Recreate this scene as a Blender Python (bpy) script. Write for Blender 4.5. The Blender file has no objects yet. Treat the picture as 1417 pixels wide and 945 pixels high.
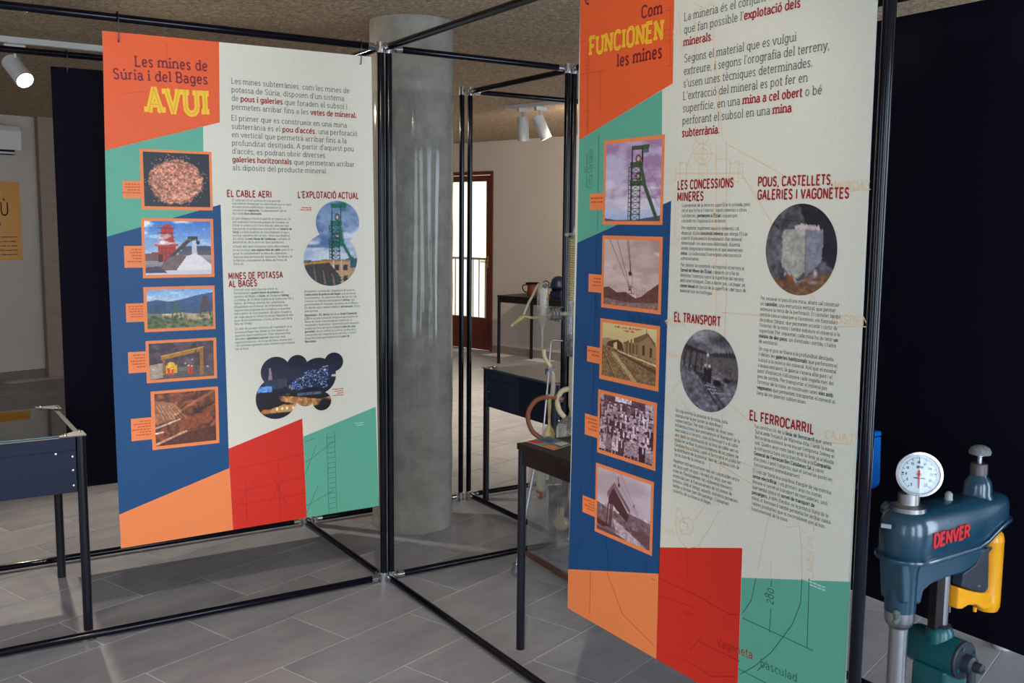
import bpy, bmesh, math, random
import numpy as np
from mathutils import Vector, Matrix, Euler

# ---------------------------------------------------------------- camera
SC = bpy.context.scene
TH, PITCH, ROLL, FPX = 0.5652, 0.1175, 0.0096, 1372.26
JX, JY, CH = -0.5106, 3.9957, 1.4836
CT, ST = math.cos(TH), math.sin(TH)
CAM = Vector((-JX*CT-JY*ST, JX*ST-JY*CT, CH))
cam_d = bpy.data.cameras.new('camera')
cam_d.sensor_width = 36.0
cam_d.lens = FPX/1417*36.0
cam_d.clip_start = 0.05
cam_d.dof.use_dof = False
cam = bpy.data.objects.new('camera', cam_d)
SC.collection.objects.link(cam)
cam.matrix_world = (Matrix.Translation(CAM) @ Matrix.Rotation(-TH, 4, 'Z')
                    @ Matrix.Rotation(math.pi/2-PITCH, 4, 'X') @ Matrix.Rotation(ROLL, 4, 'Z'))
SC.camera = cam

# ---------------------------------------------------------------- view, world, lights
SC.view_settings.view_transform = 'Standard'
SC.view_settings.look = 'None'
SC.view_settings.gamma = 1.0
SC.view_settings.use_curve_mapping = False
SC.view_settings.exposure = 0.28

RPHI = math.radians(15.5)                      # the room is turned against the exhibition frames
RC, RS = math.cos(RPHI), math.sin(RPHI)
def room(x, y, z=0.0):
    return Vector((x*RC-y*RS, x*RS+y*RC, z))
ROOM_E, ROOM_N, ROOM_W, ROOM_S, ROOM_H = 5.75, 6.485, -4.6, -5.2, 2.425

world = bpy.data.worlds.new('sky')
SC.world = world
world.use_nodes = True
wn = world.node_tree
wn.nodes['Background'].inputs[0].default_value = (0.93, 0.96, 1.0, 1)
wn.nodes['Background'].inputs[1].default_value = 2.4

def area_light(name, loc, target, size, power, col):
    d = bpy.data.lights.new(name, 'AREA')
    d.shape = 'RECTANGLE'; d.size, d.size_y = size
    d.energy = power; d.color = col
    o = bpy.data.objects.new(name, d); SC.collection.objects.link(o)
    o.location = loc
    o.rotation_euler = (Vector(target)-Vector(loc)).to_track_quat('-Z', 'Y').to_euler()
    return o
def spot_light(name, loc, target, power, angle, col, radius=0.035, blend=0.5):
    d = bpy.data.lights.new(name, 'SPOT')
    d.energy = power; d.color = col; d.spot_size = math.radians(angle)
    d.spot_blend = blend; d.shadow_soft_size = radius
    o = bpy.data.objects.new(name, d); SC.collection.objects.link(o)
    o.location = loc
    o.rotation_euler = (Vector(target)-Vector(loc)).to_track_quat('-Z', 'Y').to_euler()
    return o
DAY = (0.66, 0.83, 1.0)
WARM = (1.0, 0.84, 0.66)
# daylight through the balcony windows behind the photographer and in the west wall
SOUTH_WINDOWS = [-3.3, -1.2, 1.5, 3.9]
WEST_WINDOWS = [-2.6, 0.4]
for wx in SOUTH_WINDOWS:
    area_light('window_daylight', room(wx, ROOM_S+0.02, 1.25), room(wx, 0, 1.0), (1.15, 2.0), 46, DAY)
for wy in WEST_WINDOWS:
    area_light('window_daylight', room(ROOM_W+0.02, wy, 1.25), room(0, wy, 1.0), (1.15, 2.0), 14, DAY)
# ---------------------------------------------------------------- measuring helpers
# a sight line of the survey camera cut with a real plane gives true positions on that plane
def _ray(u, v):
    a = (u-708.5)/FPX; b = (v-472.5)/FPX
    cr, sr = math.cos(ROLL), math.sin(ROLL)
    a, b = cr*a+sr*b, -sr*a+cr*b
    cp, sp = math.cos(PITCH), math.sin(PITCH)
    x, y, z = a, cp-b*sp, -sp-b*cp
    return Vector((x*CT+y*ST, -x*ST+y*CT, z))
def cut(u, v, p, n):
    d = _ray(u, v); n = Vector(n)
    return CAM + d*((Vector(p)-CAM).dot(n)/d.dot(n))
def on_x(u, v, x): return cut(u, v, (x, 0, 0), (1, 0, 0))
def on_y(u, v, y): return cut(u, v, (0, y, 0), (0, 1, 0))
def on_z(u, v, z): return cut(u, v, (0, 0, z), (0, 0, 1))

# ---------------------------------------------------------------- object helpers
COL = SC.collection
def s2l(c):
    return tuple((x/12.92 if x <= 0.04045 else ((x+0.055)/1.055)**2.4) for x in c)
def rgb(r, g, b): return s2l((r/255, g/255, b/255))
def tag(o, label=None, cat=None, group=None, kind=None):
    if label: o['label'] = label
    if cat: o['category'] = cat
    if group: o['group'] = group
    if kind: o['kind'] = kind
    return o
def thing(name, label, cat, loc=(0, 0, 0), rz=0.0, group=None):
    o = bpy.data.objects.new(name, None); COL.objects.link(o)
    o.empty_display_size = 0.1
    o.location = loc; o.rotation_euler = (0, 0, rz)
    return tag(o, label, cat, group)
def obj(name, bm, mats, parent=None, smooth=None, label=None, bevel=0.0):
    me = bpy.data.meshes.new(name)
    bm.normal_update()
    bm.to_mesh(me); bm.free()
    for m in (mats if isinstance(mats, (list, tuple)) else [mats]): me.materials.append(m)
    o = bpy.data.objects.new(name, me); COL.objects.link(o)
    if parent is not None: o.parent = parent
    if smooth:
        me.polygons.foreach_set('use_smooth', [True]*len(me.polygons))
        me.set_sharp_from_angle(angle=math.radians(smooth))
    if bevel:
        md = o.modifiers.new('bevel', 'BEVEL'); md.width = bevel; md.segments = 2; md.limit_method = 'ANGLE'
        md.angle_limit = math.radians(40)
    if label: o['label'] = label
    return o
def NB(): return bmesh.new()
def box(bm, lo, hi, M=None, mi=0):
    x0, y0, z0 = lo; x1, y1, z1 = hi
    vs = [Vector(p) for p in ((x0,y0,z0),(x1,y0,z0),(x1,y1,z0),(x0,y1,z0),(x0,y0,z1),(x1,y0,z1),(x1,y1,z1),(x0,y1,z1))]
    if M is not None: vs = [M @ v for v in vs]
    vv = [bm.verts.new(v) for v in vs]
    for f in ((0,3,2,1),(4,5,6,7),(0,1,5,4),(1,2,6,5),(2,3,7,6),(3,0,4,7)):
        bm.faces.new([vv[i] for i in f]).material_index = mi
    return bm
def _frame(d):
    d = d.normalized(); up = Vector((0, 0, 1)) if abs(d.z) < 0.9 else Vector((1, 0, 0))
    x = d.cross(up).normalized(); return x, x.cross(d).normalized()
def sweep(bm, pts, radii, n=16, mi=0, caps=True, closed=False):
    pts = [Vector(p) for p in pts]
    if not isinstance(radii, (list, tuple)): radii = [radii]*len(pts)
    rings = []
    x = None
    for i, p in enumerate(pts):
        d = (pts[min(i+1, len(pts)-1)]-pts[max(i-1, 0)])
        if x is None: x, y = _frame(d)
        else:
            d = d.normalized(); x = (x-d*x.dot(d)).normalized(); y = x.cross(d).normalized()
        rings.append([bm.verts.new(p+(x*math.cos(2*math.pi*k/n)+y*math.sin(2*math.pi*k/n))*radii[i]) for k in range(n)])
    for a, b in zip(rings, rings[1:]):
        for k in range(n):
            bm.faces.new((a[k], a[(k+1) % n], b[(k+1) % n], b[k])).material_index = mi
    if caps:
        bm.faces.new(rings[0][::-1]).material_index = mi
        bm.faces.new(rings[-1]).material_index = mi
    return bm
def tube(bm, p0, p1, r, n=16, mi=0): return sweep(bm, [p0, p1], r, n, mi)
def lathe(bm, prof, base=(0, 0, 0), axis=(0, 0, 1), n=28, mi=0, caps=True):
    b = Vector(base); a = Vector(axis).normalized()
    x, y = _frame(a)
    rings = []
    for r, h in prof:
        r = max(r, 0.0002)
        rings.append([bm.verts.new(b+a*h+(x*math.cos(2*math.pi*k/n)+y*math.sin(2*math.pi*k/n))*r) for k in range(n)])
    for p, q in zip(rings, rings[1:]):
        for k in range(n):
            bm.faces.new((p[k], p[(k+1) % n], q[(k+1) % n], q[k])).material_index = mi
    if caps:
        bm.faces.new(rings[0][::-1]).material_index = mi; bm.faces.new(rings[-1]).material_index = mi
    return bm
def smoothpath(pts, n=8):
    P = [Vector(p) for p in pts]; P = [2*P[0]-P[1]]+P+[2*P[-1]-P[-2]]; out = []
    for i in range(1, len(P)-2):
        a, b, c, d = P[i-1:i+3]
        for k in range(n):
            t = k/n
            out.append(0.5*((2*b)+(c-a)*t+(2*a-5*b+4*c-d)*t*t+(3*b-a-3*c+d)*t**3))
    return out+[P[-2]]
def prism(bm, outline, lo, hi, M=None, mi=0):
    """outline: 2-D points, extruded along local z from lo to hi; M maps to place"""
    M = M or Matrix()
    a = [bm.verts.new(M @ Vector((x, y, lo))) for x, y in outline]
    b = [bm.verts.new(M @ Vector((x, y, hi))) for x, y in outline]
    n = len(a)
    for i in range(n):
        bm.faces.new((a[i], a[(i+1) % n], b[(i+1) % n], b[i])).material_index = mi
    bm.faces.new(a[::-1]).material_index = mi; bm.faces.new(b).material_index = mi
    return bm

# ---------------------------------------------------------------- materials
def mat(name, col, rough=0.5, metal=0.0, spec=0.5, noise=0.0, nscale=20.0, bump=0.0, bscale=200.0, coat=0.0,
        trans=0.0, ior=1.45, rvar=0.0, stretch=None):
    m = bpy.data.materials.new(name); m.use_nodes = True
    nt = m.node_tree; N = nt.nodes; L = nt.links
    p = N['Principled BSDF']
    p.inputs['Base Color'].default_value = (*col, 1)
    p.inputs['Roughness'].default_value = rough
    p.inputs['Metallic'].default_value = metal
    p.inputs['Specular IOR Level'].default_value = spec
    p.inputs['Coat Weight'].default_value = coat
    p.inputs['Coat Roughness'].default_value = 0.08
    p.inputs['Transmission Weight'].default_value = trans
    p.inputs['IOR'].default_value = ior
    if noise or bump or rvar:
        tc = N.new('ShaderNodeTexCoord'); src = tc.outputs['Object']
        if stretch:
            mp = N.new('ShaderNodeMapping'); mp.inputs['Scale'].default_value = stretch
            L.new(src, mp.inputs['Vector']); src = mp.outputs[0]
    if noise:
        t = N.new('ShaderNodeTexNoise'); t.inputs['Scale'].default_value = nscale; t.inputs['Detail'].default_value = 6
        t.inputs['Roughness'].default_value = 0.6
        L.new(src, t.inputs['Vector'])
        r = N.new('ShaderNodeMapRange'); r.inputs[1].default_value = 0.3; r.inputs[2].default_value = 0.7
        r.inputs[3].default_value = 1-noise; r.inputs[4].default_value = 1+noise
        L.new(t.outputs[0], r.inputs[0])
        mx = N.new('ShaderNodeMix'); mx.data_type = 'RGBA'; mx.blend_type = 'MULTIPLY'; mx.inputs[0].default_value = 1
        mx.inputs[6].default_value = (*col, 1); L.new(r.outputs[0], mx.inputs[7]); L.new(mx.outputs[2], p.inputs['Base Color'])
    if bump:
        t2 = N.new('ShaderNodeTexNoise'); t2.inputs['Scale'].default_value = bscale; t2.inputs['Detail'].default_value = 4
        L.new(src, t2.inputs['Vector'])
        bp = N.new('ShaderNodeBump'); bp.inputs['Strength'].default_value = bump; bp.inputs['Distance'].default_value = 0.01
        L.new(t2.outputs[0], bp.inputs['Height']); L.new(bp.outputs[0], p.inputs['Normal'])
    if rvar:
        t3 = N.new('ShaderNodeTexNoise'); t3.inputs['Scale'].default_value = 6
        L.new(src, t3.inputs['Vector'])
        r3 = N.new('ShaderNodeMapRange'); r3.inputs[3].default_value = max(rough-rvar, 0.02); r3.inputs[4].default_value = rough+rvar
        L.new(t3.outputs[0], r3.inputs[0]); L.new(r3.outputs[0], p.inputs['Roughness'])
    return m
def bsdf(m): return m.node_tree.nodes['Principled BSDF']
def clear_glass(name, col=(1, 1, 1), rough=0.0, refl=1.0, tint=0.0):
    """thin glass: clear see-through with a fresnel sheen"""
    m = bpy.data.materials.new(name); m.use_nodes = True
    nt = m.node_tree; N = nt.nodes; L = nt.links
    N.remove(N['Principled BSDF'])
    tr = N.new('ShaderNodeBsdfTransparent'); tr.inputs[0].default_value = (*col, 1)
    gl = N.new('ShaderNodeBsdfGlossy'); gl.inputs['Roughness'].default_value = rough
    lw = N.new('ShaderNodeLayerWeight'); lw.inputs[0].default_value = 0.5
    r = N.new('ShaderNodeMapRange'); r.inputs[3].default_value = 0.05*refl; r.inputs[4].default_value = 0.85*refl
    pw = N.new('ShaderNodeMath'); pw.operation = 'POWER'; pw.inputs[1].default_value = 2.2
    L.new(lw.outputs['Facing'], pw.inputs[0]); L.new(pw.outputs[0], r.inputs[0])
    mx = N.new('ShaderNodeMixShader'); L.new(r.outputs[0], mx.inputs[0]); L.new(tr.outputs[0], mx.inputs[1])
    L.new(gl.outputs[0], mx.inputs[2]); L.new(mx.outputs[0], N['Material Output'].inputs[0])
    return m
M_TUBE = mat('black_lacquered_tube', (0.003, 0.003, 0.008), 0.12, spec=0.28)
M_CHROME = mat('chrome', (0.62, 0.63, 0.66), 0.18, metal=1.0)
M_STEEL = mat('brushed_steel', (0.42, 0.42, 0.44), 0.32, metal=1.0, noise=0.15, nscale=30, stretch=(1, 1, 0.1))
M_BLACK = mat('black_foam_board', (0.0045, 0.0036, 0.0115), 0.7, spec=0.12, noise=0.15, nscale=300)
M_DARKMETAL = mat('dark_blue_grey_powder_coat', (0.006, 0.012, 0.036), 0.42, noise=0.1, nscale=200, spec=0.3)
M_BLACKLEG = mat('black_powder_coated_leg', (0.006, 0.007, 0.014), 0.28)
M_BLACKTOP = mat('black_brown_table_top', (0.009, 0.007, 0.009), 0.4, spec=0.3, noise=0.1)
M_WHITEPL = mat('white_plastic', (0.72, 0.72, 0.70), 0.4)
M_GLASS = clear_glass('clear_pane')
# ---------------------------------------------------------------- a small slab-serif stroke alphabet (geometry only)
# L = polyline, A = arc (cx cy rx ry from to, degrees), D = dot; serifs: S both sides, Q left, R right
GL = {
'A': (560, 'L 60 0 280 700 500 0|L 135 230 425 230|S 60 0|S 500 0'),
'B': (540, 'L 100 0 100 700 290 700|A 290 530 150 170 90 -90|L 100 360 300 360|A 300 180 170 180 90 -90|L 300 0 100 0|Q 100 0|Q 100 700'),
'C': (540, 'A 290 520 210 180 20 180|L 80 520 80 180|A 290 180 210 180 180 340'),
'D': (560, 'L 100 0 100 700 260 700|A 260 480 220 220 90 0|L 480 480 480 220|A 260 220 220 220 0 -90|L 260 0 100 0|Q 100 0|Q 100 700'),
'E': (500, 'L 440 0 100 0 100 700 430 700|L 100 365 370 365|Q 100 0|Q 100 700'),
'F': (470, 'L 100 0 100 700 420 700|L 100 350 360 350|S 100 0|Q 100 700'),
'G': (560, 'A 290 520 210 180 15 180|L 80 520 80 180|A 290 180 210 180 180 360|L 500 180 500 330 320 330'),
'H': (600, 'L 100 0 100 700|L 500 0 500 700|L 100 360 500 360|S 100 0|S 100 700|S 500 0|S 500 700'),
'I': (260, 'L 130 0 130 700|S 130 0|S 130 700'),
'J': (420, 'L 300 700 300 180|A 180 180 120 180 0 -160|S 300 700'),
'K': (560, 'L 100 0 100 700|L 470 700 110 330|L 220 430 490 0|S 100 0|S 100 700'),
'L': (470, 'L 100 700 100 0 420 0|S 100 700|Q 100 0'),
'M': (680, 'L 90 0 110 700 340 150 570 700 590 0|S 90 0|S 590 0|Q 110 700|R 570 700'),
'N': (600, 'L 100 0 100 700 500 0 500 700|S 100 0|Q 100 700|S 500 700'),
'O': (580, 'A 290 500 210 200 0 180|L 80 500 80 200|A 290 200 210 200 180 360|L 500 200 500 500'),
'P': (520, 'L 100 0 100 700 290 700|A 290 510 170 190 90 -90|L 290 320 100 320|S 100 0|Q 100 700'),
'Q': (580, 'A 290 500 210 200 0 180|L 80 500 80 200|A 290 200 210 200 180 360|L 500 200 500 500|L 320 160 500 -60'),
'R': (550, 'L 100 0 100 700 290 700|A 290 520 160 180 90 -90|L 290 340 100 340|L 290 340 470 0|S 100 0|Q 100 700|R 470 0'),
'S': (500, 'A 250 520 165 180 20 180|L 85 520 100 450 400 260 415 180|A 250 180 165 180 0 -160'),
'T': (500, 'L 250 0 250 700|L 50 700 450 700|S 250 0'),
'U': (580, 'L 90 700 90 200|A 290 200 200 200 180 360|L 490 200 490 700|S 90 700|S 490 700'),
'V': (560, 'L 60 700 280 0 500 700|S 60 700|S 500 700'),
'X': (540, 'L 80 0 460 700|L 80 700 460 0|S 80 0|S 460 0|S 80 700|S 460 700'),
'Y': (540, 'L 70 700 270 340 470 700|L 270 340 270 0|S 270 0|S 70 700|S 470 700'),
'Z': (500, 'L 80 700 430 700 80 0 430 0'),
'a': (440, 'A 210 345 130 135 160 0|L 340 345 340 0|A 205 140 135 140 0 360|R 340 0'),
'b': (500, 'L 95 0 95 720|A 255 240 160 240 180 -180|Q 95 720'),
'c': (420, 'A 245 240 165 240 40 320'),
'd': (500, 'L 405 0 405 720|A 245 240 160 240 0 360|Q 405 720|R 405 0'),
'e': (450, 'L 80 250 380 250|A 230 240 152 240 4 320'),
'f': (310, 'L 140 0 140 570|A 240 570 100 150 180 50|L 45 470 280 470|S 140 0'),
'g': (490, 'A 235 250 155 230 0 360|L 395 480 395 -20|A 235 -20 160 160 0 -150|R 395 480'),
'h': (520, 'L 95 0 95 720|A 255 300 160 180 180 0|L 415 300 415 0|S 95 0|S 415 0|Q 95 720'),
'i': (240, 'L 125 0 125 480|S 125 0|Q 125 480|D 125 650'),
'j': (240, 'L 140 480 140 -60|A 50 -60 90 120 0 -110|Q 140 480|D 140 650'),
'k': (480, 'L 95 0 95 720|L 390 470 105 220|L 200 300 400 0|S 95 0|S 400 0|Q 95 720'),
'l': (240, 'L 125 0 125 720|S 125 0|Q 125 720'),
'm': (770, 'L 95 0 95 480|A 240 320 145 160 180 0|L 385 320 385 0|A 530 320 145 160 180 0|L 675 320 675 0|S 95 0|S 385 0|S 675 0|Q 95 480'),
'n': (520, 'L 95 0 95 480|A 255 310 160 170 180 0|L 415 310 415 0|S 95 0|S 415 0|Q 95 480'),
'o': (480, 'A 240 240 162 240 0 360'),
'p': (500, 'L 95 -190 95 480|A 255 240 160 240 180 -180|S 95 -190|Q 95 480'),
'q': (500, 'L 405 -190 405 480|A 245 240 160 240 0 360|S 405 -190'),
'r': (350, 'L 110 0 110 480|A 250 300 140 180 180 65|S 110 0|Q 110 480'),
's': (400, 'A 200 355 120 125 20 180|L 80 355 320 125|A 200 125 120 125 0 -160'),
't': (310, 'L 130 640 130 120|A 230 120 100 120 180 300|L 40 470 270 470'),
'u': (520, 'L 100 480 100 170|A 255 170 155 170 180 360|L 410 480 410 0|Q 100 480|Q 410 480|R 410 0'),
'v': (460, 'L 60 480 230 0 400 480|S 60 480|S 400 480'),
'x': (460, 'L 70 0 390 480|L 70 480 390 0|S 70 0|S 390 0|S 70 480|S 390 480'),
'y': (460, 'L 60 480 235 0|L 400 480 190 -190 80 -190|S 60 480|S 400 480'),
'z': (420, 'L 75 480 345 480 75 0 345 0'),
'0': (460, 'A 230 240 150 240 0 360'), '1': (280, 'L 60 400 150 480 150 0|S 150 0'),
'2': (420, 'A 210 350 130 130 170 0|L 340 350 70 0 350 0'), '3': (400, 'A 180 360 120 120 150 -90|A 180 60 140 180 90 -150'),
'4': (440, 'L 300 -120 300 480 60 120 400 120'), '5': (420, 'L 340 480 120 480 110 260|A 200 100 130 170 120 -150'),
'6': (440, 'A 220 200 140 190 0 360|L 85 240 140 480 280 680'), '7': (400, 'L 60 480 340 480 150 -150'),
'8': (440, 'A 220 520 120 140 0 360|A 220 190 145 190 0 360'), '9': (440, 'A 220 290 140 190 0 360|L 355 250 300 0 160 -180'),
'.': (200, 'D 100 30'), ',': (200, 'L 115 40 75 -110'), "'": (170, 'L 85 720 85 540'), '-': (300, 'L 60 240 240 240'),
'(': (260, 'A 320 280 220 520 130 230'), ')': (260, 'A -60 280 220 520 50 -50'), '·': (200, 'D 100 260'), ' ': (230, ''),
'_': (400, 'L 0 -30 400 -30'), '"': (220, 'L 60 720 60 560|L 150 720 150 560'), '%': (520, 'A 150 380 90 100 0 360|A 370 100 90 100 0 360|L 400 480 120 0'),
}
ACC = {'à': ('a', 'L 150 720 240 580'), 'è': ('e', 'L 150 720 240 580'), 'é': ('e', 'L 320 720 230 580'), 'í': ('i', 'L 210 740 120 600'),
       'ò': ('o', 'L 160 720 250 580'), 'ó': ('o', 'L 320 720 230 580'), 'ú': ('u', 'L 340 720 250 580'), 'ï': ('i', 'D 40 650|D 210 650'),
       'ç': ('c', 'L 250 -20 220 -150'), 'ñ': ('n', 'L 150 620 350 660'), 'Ó': ('O', 'L 360 900 270 770'), 'Ù': ('U', 'L 230 900 330 770')}
for k, (b, add) in ACC.items():
    base = GL[b][1]
    if b == 'i': base = base.replace('|D 125 650', '')
    GL[k] = (GL[b][0], base+'|'+add)
_gc = {}
def glyph(ch, serif):
    key = (ch, serif)
    if key in _gc: return _gc[key]
    adv, s = GL.get(ch, GL['o']); lines = []
    for part in filter(None, s.split('|')):
        t = part.split(); v = [float(x) for x in t[1:]]
        if t[0] == 'L': lines.append([(v[i], v[i+1]) for i in range(0, len(v), 2)])
        elif t[0] == 'A':
            cx, cy, rx, ry, a0, a1 = v; n = max(3, int(abs(a1-a0)/30))
            lines.append([(cx+rx*math.cos(math.radians(a0+(a1-a0)*i/n)), cy+ry*math.sin(math.radians(a0+(a1-a0)*i/n))) for i in range(n+1)])
        elif t[0] == 'D': lines.append(('D', v[0], v[1]))
        elif serif: lines.append((t[0], v[0], v[1]))
    _gc[key] = (adv, lines); return _gc[key]
def text_width(s, track=0, serif=True):
    return sum(glyph(c, serif)[0]+track for c in s if c != '*')
def stroke_poly(out, pts, w):
    """a polyline as connected quads of width w"""
    n = len(pts)
    if n < 2: return
    for i in range(1, n-1):                      # sharp corners: separate strokes with run-over ends
        d1 = (pts[i][0]-pts[i-1][0], pts[i][1]-pts[i-1][1]); d2 = (pts[i+1][0]-pts[i][0], pts[i+1][1]-pts[i][1])
        l1 = math.hypot(*d1) or 1; l2 = math.hypot(*d2) or 1
        if (d1[0]*d2[0]+d1[1]*d2[1])/(l1*l2) < -0.15:
            e = w*0.12; p = pts[i]
            stroke_poly(out, list(pts[:i])+[(p[0]+d1[0]/l1*e, p[1]+d1[1]/l1*e)], w)
            stroke_poly(out, [(p[0]-d2[0]/l2*e, p[1]-d2[1]/l2*e)]+list(pts[i+1:]), w)
            return
    closed = abs(pts[0][0]-pts[-1][0]) < 1e-6 and abs(pts[0][1]-pts[-1][1]) < 1e-6
    L = []; R = []
    for i in range(n):
        if closed: a, b = pts[i-1 if i > 0 else n-2], pts[i+1 if i < n-1 else 1]
        else: a, b = pts[max(i-1, 0)], pts[min(i+1, n-1)]
        p = pts[i]
        d1 = (p[0]-a[0], p[1]-a[1]); d2 = (b[0]-p[0], b[1]-p[1])
        l1 = math.hypot(*d1) or 1; l2 = math.hypot(*d2) or 1
        if a is p or l1 == 1 and d1 == (0, 0): d1 = d2; l1 = l2
        if b is p or d2 == (0, 0): d2 = d1; l2 = l1
        n1 = (-d1[1]/l1, d1[0]/l1); n2 = (-d2[1]/l2, d2[0]/l2)
        m = (n1[0]+n2[0], n1[1]+n2[1]); ml = math.hypot(*m) or 1; m = (m[0]/ml, m[1]/ml)
        k = min(1/max(m[0]*n1[0]+m[1]*n1[1], 0.4), 1.42)*w/2
        L.append((p[0]+m[0]*k, p[1]+m[1]*k)); R.append((p[0]-m[0]*k, p[1]-m[1]*k))
    for i in range(n-1): out.append([R[i], R[i+1], L[i+1], L[i]])
def text_polys(s, x0, y0, size, sx=1.0, weight=75, bold=125, serif=True, track=0, italic=0.0, out=None):
    """size = metres per 1000 units; '*' toggles bold"""
    out = [] if out is None else out
    x = 0.0; b = False
    for c in s:
        if c == '*': b = not b; continue
        adv, lines = glyph(c, serif); w = bold if b else weight
        polys = []
        for l in lines:
            if l[0] == 'D':
                r = w*0.62; polys.append([(l[1]-r, l[2]-r), (l[1]+r, l[2]-r), (l[1]+r, l[2]+r), (l[1]-r, l[2]+r)])
            elif l[0] in ('S', 'Q', 'R'):
                e = 50+w*0.5; h = w*0.42
                xa = l[1]-(e if l[0] in 'SQ' else 0); xb = l[1]+(e if l[0] in 'SR' else 0)
                y = l[2]+(h if l[2] <= 0 else -h)
                polys.append([(xa, y-h), (xb, y-h), (xb, y+h), (xa, y+h)])
            else: stroke_poly(polys, l, w)
        for p in polys:
            out.append([(x0+(x+q[0]+italic*q[1])*size*sx, y0+q[1]*size) for q in p])
        x += adv+track
    return out
GL[':'] = (200, 'D 100 60|D 100 400'); GL[';'] = (200, 'D 100 400|L 115 60 75 -90'); GL['É'] = (500, GL['E'][1]+'|L 350 900 250 770'); GL['á'] = (440, GL['a'][1]+'|L 310 720 220 580')
# ---------------------------------------------------------------- the room
def ceiling_mat():
    m = mat('wood_wool_ceiling', rgb(186, 170, 150), 0.9, spec=0.1)
    nt = m.node_tree; N = nt.nodes; L = nt.links; p = N['Principled BSDF']
    tc = N.new('ShaderNodeTexCoord'); t = N.new('ShaderNodeTexNoise'); t.inputs['Scale'].default_value = 42; t.inputs['Detail'].default_value = 8
    t.inputs['Roughness'].default_value = 0.75; t.inputs['Distortion'].default_value = 1.5
    L.new(tc.outputs['Object'], t.inputs['Vector'])
    cr = N.new('ShaderNodeValToRGB'); cr.color_ramp.elements[0].position = 0.38; cr.color_ramp.elements[0].color = (*rgb(126, 104, 86), 1)
    cr.color_ramp.elements[1].position = 0.66; cr.color_ramp.elements[1].color = (*rgb(220, 200, 172), 1)
    L.new(t.outputs[0], cr.inputs[0]); L.new(cr.outputs[0], p.inputs['Base Color'])
    b = N.new('ShaderNodeBump'); b.inputs['Strength'].default_value = 0.7; b.inputs['Distance'].default_value = 0.01
    L.new(t.outputs[0], b.inputs['Height']); L.new(b.outputs[0], p.inputs['Normal'])
    return m
M_CEIL = ceiling_mat()
M_WALL = mat('painted_plaster', rgb(204, 194, 184), 0.85, spec=0.2, noise=0.03, nscale=3, bump=0.05, bscale=90)
M_BASEB = mat('grey_stone_skirting', rgb(120, 114, 108), 0.6, noise=0.08, nscale=15)
M_GROUT = mat('light_grout', rgb(224, 224, 228), 0.9)
def tile_mat():
    m = mat('grey_stoneware_tile', rgb(146, 147, 152), 0.42, spec=0.45)
    nt = m.node_tree; N = nt.nodes; L = nt.links; p = N['Principled BSDF']
    tc = N.new('ShaderNodeTexCoord'); oi = N.new('ShaderNodeObjectInfo')
    ad = N.new('ShaderNodeVectorMath'); ad.operation = 'ADD'; sc = N.new('ShaderNodeVectorMath'); sc.operation = 'SCALE'; sc.inputs['Scale'].default_value = 7
    L.new(tc.outputs['Object'], ad.inputs[0]); L.new(oi.outputs['Location'], sc.inputs[0]); L.new(sc.outputs[0], ad.inputs[1])
    t = N.new('ShaderNodeTexNoise'); t.inputs['Scale'].default_value = 4.5; t.inputs['Detail'].default_value = 7; t.inputs['Roughness'].default_value = 0.65
    mp = N.new('ShaderNodeMapping'); mp.inputs['Scale'].default_value = (0.7, 1.6, 1); L.new(ad.outputs[0], mp.inputs['Vector']); L.new(mp.outputs[0], t.inputs['Vector'])
    cr = N.new('ShaderNodeValToRGB'); cr.color_ramp.elements[0].position = 0.3; cr.color_ramp.elements[0].color = (*rgb(136, 137, 146), 1)
    cr.color_ramp.elements[1].position = 0.7; cr.color_ramp.elements[1].color = (*rgb(163, 163, 168), 1)
    L.new(t.outputs[0], cr.inputs[0])
    hs = N.new('ShaderNodeHueSaturation'); r = N.new('ShaderNodeMapRange'); r.inputs[3].default_value = 0.93; r.inputs[4].default_value = 1.06
    L.new(oi.outputs['Random'], r.inputs[0]); L.new(r.outputs[0], hs.inputs['Value']); L.new(cr.outputs[0], hs.inputs['Color']); L.new(hs.outputs[0], p.inputs['Base Color'])
    t2 = N.new('ShaderNodeTexNoise'); t2.inputs['Scale'].default_value = 9; L.new(ad.outputs[0], t2.inputs['Vector'])
    r2 = N.new('ShaderNodeMapRange'); r2.inputs[3].default_value = 0.3; r2.inputs[4].default_value = 0.52; L.new(t2.outputs[0], r2.inputs[0]); L.new(r2.outputs[0], p.inputs['Roughness'])
    return m
M_TILE = tile_mat()
def struct(o): o['kind'] = 'structure'; return o
MR = Matrix.Rotation(RPHI, 4, 'Z')
def rbox(bm, lo, hi, mi=0): return box(bm, lo, hi, MR, mi)
W_, E_, S_, N_, H_ = ROOM_W, ROOM_E, ROOM_S, ROOM_N, ROOM_H
floor = struct(obj('floor', rbox(NB(), (W_-.2, S_-.2, -0.12), (E_+.2, N_+.2, -0.0022)), M_GROUT))
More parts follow.
